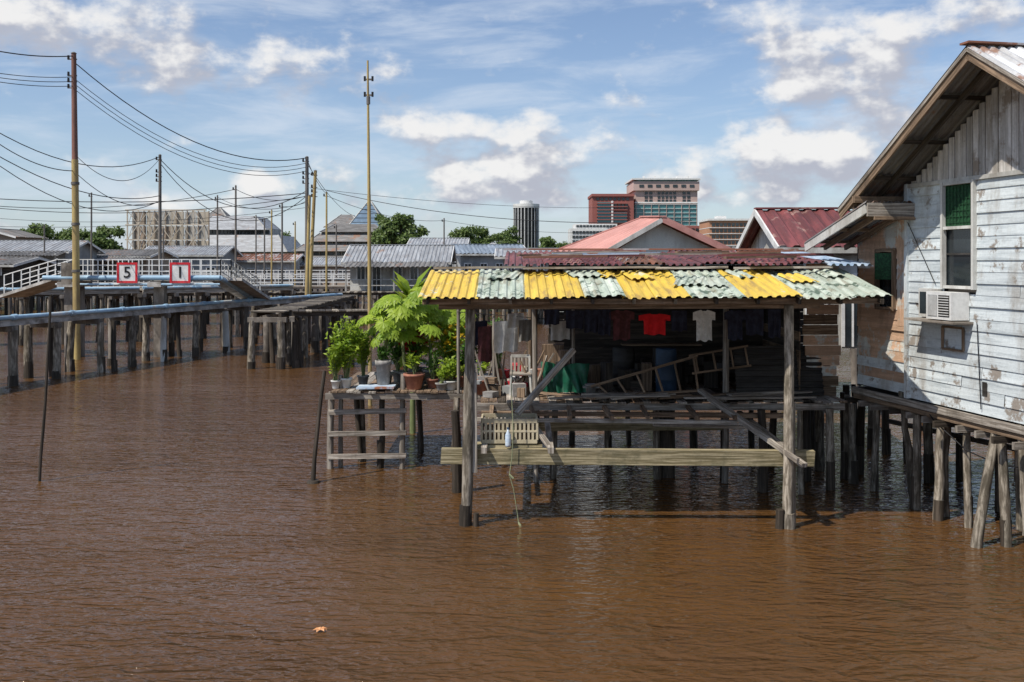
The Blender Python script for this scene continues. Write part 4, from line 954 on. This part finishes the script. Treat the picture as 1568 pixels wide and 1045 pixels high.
def tier(pa,pb,yw0,yw1,yt,y_off,top,n,rm=bluer,wm=beige):
    block(g,'walls',wm,pa+6,pb-6,yw0,yw1,D+y_off,20-2*y_off); winrow(g,pa+9,pb-9,yw0+2,yw0+(yw1-yw0)*.55,D+y_off,n,glass,.35); 
    for k in range(n+1): x=pa+7+(pb-pa-14)*k/n; block(g,'columns',beige,x-.6,x+.6,yw0,yw1,D+y_off-.4,.8)
    cx=(XX(pa,D)+XX(pb,D))/2; w_=XX(pb,D)-XX(pa,D); pyr(g,'roof_tier',rm,cx,D+10,ZZ(yw0,D),w_,24-2*y_off,ZZ(yt,D)-ZZ(yw0,D),top,hip=greyt)
tier(440,602,402,425,392,0,.85,14,greytd); tier(448,598,385,396,374,1.5,.8,12,greytd,beiged); tier(470,592,370,382,357,3,.75,10,greytd); tier(486,588,355,366,342,4.5,.6,8,greytd)
pyr(g,'glass_pyramid',slate,XX(556,D),D+10,ZZ(346,D),8.5,8.5,ZZ(304,D)-ZZ(346,D),.06)
for k in range(1,6):
    z=ZZ(346,D)+(ZZ(304,D)-ZZ(346,D))*k/6; ww=8.5*(1-.94*k/6)+.1; g.box('glass_pyramid_bands',blackt,(XX(556,D),D+10,z),(ww,ww,.14))
pyr(g,'side_roof',greytd,XX(520,D),D+10,ZZ(347,D),9,9,ZZ(326,D)-ZZ(347,D),.25)
g.done()
g=G('distant_office_row'); D=420
for (pa,pb,y,m_) in ((0,60,382,beige),(640,700,370,greyw),(700,760,380,dirtywhite),(830,880,376,dirtywhite),(1150,1240,372,beige),(60,180,386,greyw)):
    block(g,'blocks',m_,pa,pb,y,412,D,14); winrow(g,pa+3,pb-3,y+4,y+9,D,int((pb-pa)/6),glass,.3); block(g,'roofs',greyt,pa-1,pb+1,y-2,y,D-.6,15)
g.done()

# ================================================================ TREES
def tree(px,ytop,D,wpx,n=3800,ls=.5):
    g=G('broadleaf_tree'); x=XX(px,D); z0=.9 if D>185 else 0; zt=ZZ(ytop,D); wr=wpx/F*D/2; hgt=zt-z0
    g.cyl('trunk',bark,(x,D,z0),(x+U(-.3,.3),D,z0+hgt*.5),hgt*.035,hgt*.02,n=8,seg=3,bend=.15)
    lumps=[]
    for i in range(17):
        a=U(0,6.28); rr=wr*U(.1,.85); zz=z0+hgt*U(.42,.9); r_=wr*U(.2,.42); zz=min(zz,zt-r_*.8)
        c=V((x+math.cos(a)*rr,D+math.sin(a)*rr,zz)); lumps.append((c,r_)); g.cyl('limbs',bark,(x,D,z0+hgt*.35),c,hgt*.014,hgt*.004,n=5,seg=2,bend=.2)
    for i in range(n):
        c,r_=random.choice(lumps); d=rdir(-.7); p=c+V((d.x,d.y,d.z*.75))*r_*U(.55,1.15); g.leaf('crown',lf_tree,p,rdir(),d+V((0,-.3,.6)),ls*U(.7,1.5),ls*U(.5,.9),.1)
    g.done()
tree(604,325,186,74,6500,.6); tree(632,338,200,46,3000,.6); tree(590,322,205,34,2000,.6)
tree(706,346,210,50,3200,.6); tree(745,346,230,58,3800,.6); tree(778,343,240,44,2800,.6); tree(840,360,240,42,2400,.6)
tree(157,345,190,56,4400,.6); tree(75,341,220,66,4200,.6); tree(42,346,235,56,3000,.6); tree(112,347,250,56,3000,.6); tree(10,352,240,44,2200,.6); tree(135,352,225,44,2600,.6)
tree(655,362,250,40,2200); tree(435,352,260,40,2200,.6); tree(865,366,270,36,1800,.6)
g=G('distant_treeline')
for i in range(26000):
    px_=U(-250,1850); D=U(380,430); hh=6+5*noise.noise(V((px_*.012,3,0)))+3*noise.noise(V((px_*.05,9,0)))
    z=1+hh*R()**.6; g.leaf('foliage',lf_tree,V((XX(px_,D),D,z)),rdir(),rdir(0),2.0*U(.6,1.4),1.5,.1)
g.done()

# ================================================================ LIGHT / SKY
ld=V((.56,.42,-1)).normalized(); ts=-ld
el=math.asin(ts.z); az=math.atan2(ts.x,ts.y)
sl=bpy.data.lights.new('sun','SUN'); sl.energy=5.0; sl.angle=math.radians(.53); sl.color=(1,.935,.84)
so=bpy.data.objects.new('sun',sl); scene.collection.objects.link(so); so.rotation_euler=ld.to_track_quat('-Z','Y').to_euler(); so.location=(-20,-10,40)
w=bpy.data.worlds.new('World'); scene.world=w; w.use_nodes=True; nt=w.node_tree; nt.nodes.clear()
sky=N(nt,'ShaderNodeTexSky'); sky.sky_type='NISHITA'; sky.sun_disc=False; sky.sun_elevation=el; sky.sun_rotation=az%(2*math.pi); sky.altitude=0; sky.air_density=1.0; sky.dust_density=.6; sky.ozone_density=1.5
tc=N(nt,'ShaderNodeTexCoord'); sp=N(nt,'ShaderNodeSeparateXYZ'); L(nt,tc.outputs['Generated'],sp.inputs[0])
azn=mathn(nt,'ARCTAN2',sp.outputs[0],sp.outputs[1]); eln=mathn(nt,'ARCSINE',sp.outputs[2])
blobs=[(815,250,72,36,1.05),(690,272,46,28,.95),(705,195,150,24,.62),(120,45,240,52,.72),(450,105,80,40,.50),
 (1290,115,110,42,.88),(1205,240,135,42,.92),(1420,30,170,36,.6),(385,274,32,16,.78),(900,302,420,18,.50),(1300,215,60,24,.55),(250,312,200,16,.4)]
def density(aza,ela,det):
    cmb=N(nt,'ShaderNodeCombineXYZ'); L(nt,aza,cmb.inputs[0]); L(nt,mathn(nt,'MULTIPLY',ela,1.5),cmb.inputs[1])
    n1=N(nt,'ShaderNodeTexNoise'); n1.inputs['Scale'].default_value=13; n1.inputs['Detail'].default_value=det; n1.inputs['Roughness'].default_value=.56; L(nt,cmb.outputs[0],n1.inputs[0])
    tot=None
    for (px,py,rx,ry,s_) in blobs:
        a0=math.atan((px-784)/F); e0=math.atan((400-py)/F*math.cos(a0))
        dx=mathn(nt,'MULTIPLY_ADD',aza,F/rx,-a0*F/rx); dy=mathn(nt,'MULTIPLY_ADD',ela,F/ry,-e0*F/ry)
        r2=mathn(nt,'MULTIPLY_ADD',dx,dx,mathn(nt,'MULTIPLY',dy,dy))
        e=mathn(nt,'MULTIPLY',mathn(nt,'EXPONENT',mathn(nt,'MULTIPLY',r2,-.7)),s_*.34)
        tot=e if tot is None else mathn(nt,'ADD',tot,e)
    return mathn(nt,'ADD',n1.outputs[0],tot)
d0=density(azn,eln,7); d1=density(mathn(nt,'ADD',azn,-.012),mathn(nt,'ADD',eln,.022),4)
cov=mathn(nt,'MULTIPLY',ramp(nt,d0,.56,.78),.95)
lit=mathn(nt,'SUBTRACT',d0,d1); litf=ramp(nt,lit,-.05,.15)
cloudc=mixc(nt,litf,(4.7,4.9,5.7),(9.0,8.9,8.8))
cmb=N(nt,'ShaderNodeCombineXYZ'); L(nt,mathn(nt,'MULTIPLY_ADD',eln,-.6,azn),cmb.inputs[0]); L(nt,mathn(nt,'MULTIPLY',eln,4.5),cmb.inputs[1])
n2=N(nt,'ShaderNodeTexNoise'); n2.inputs['Scale'].default_value=5.5; n2.inputs['Detail'].default_value=7; n2.inputs['Roughness'].default_value=.6; n2.inputs['Distortion'].default_value=.4; L(nt,cmb.outputs[0],n2.inputs[0])
cir=mathn(nt,'MULTIPLY_ADD',ramp(nt,n2.outputs[0],.42,.70),.55,.05)
horiz=mathn(nt,'MULTIPLY',mathn(nt,'EXPONENT',mathn(nt,'MULTIPLY',mathn(nt,'MAXIMUM',eln,0.0),-11)),.5)
vs_=N(nt,'ShaderNodeVectorMath',operation='MULTIPLY'); L(nt,sky.outputs[0],vs_.inputs[0]); vs_.inputs[1].default_value=(1.0,1.08,1.22)
c1=mixc(nt,horiz,vs_.outputs[0],(6.4,7.4,8.7)); c2=mixc(nt,cir,c1,(7.0,7.7,8.7)); c3=mixc(nt,cov,c2,cloudc)
bg=N(nt,'ShaderNodeBackground'); bg.inputs[1].default_value=.1; L(nt,c3,bg.inputs[0]); o=N(nt,'ShaderNodeOutputWorld'); L(nt,bg.outputs[0],o.inputs[0])

# ================================================================ CAMERA
cd=bpy.data.cameras.new('camera'); co=bpy.data.objects.new('camera',cd); scene.collection.objects.link(co)
cd.sensor_width=36; cd.lens=F/1568*36; cd.shift_y=-(522.5-400)/1568; cd.clip_start=.1; cd.clip_end=9000
co.location=(0,0,H); co.rotation_euler=(math.pi/2,0,0); scene.camera=co
scene.view_settings.view_transform='Standard'; scene.view_settings.look='None'; scene.view_settings.exposure=0
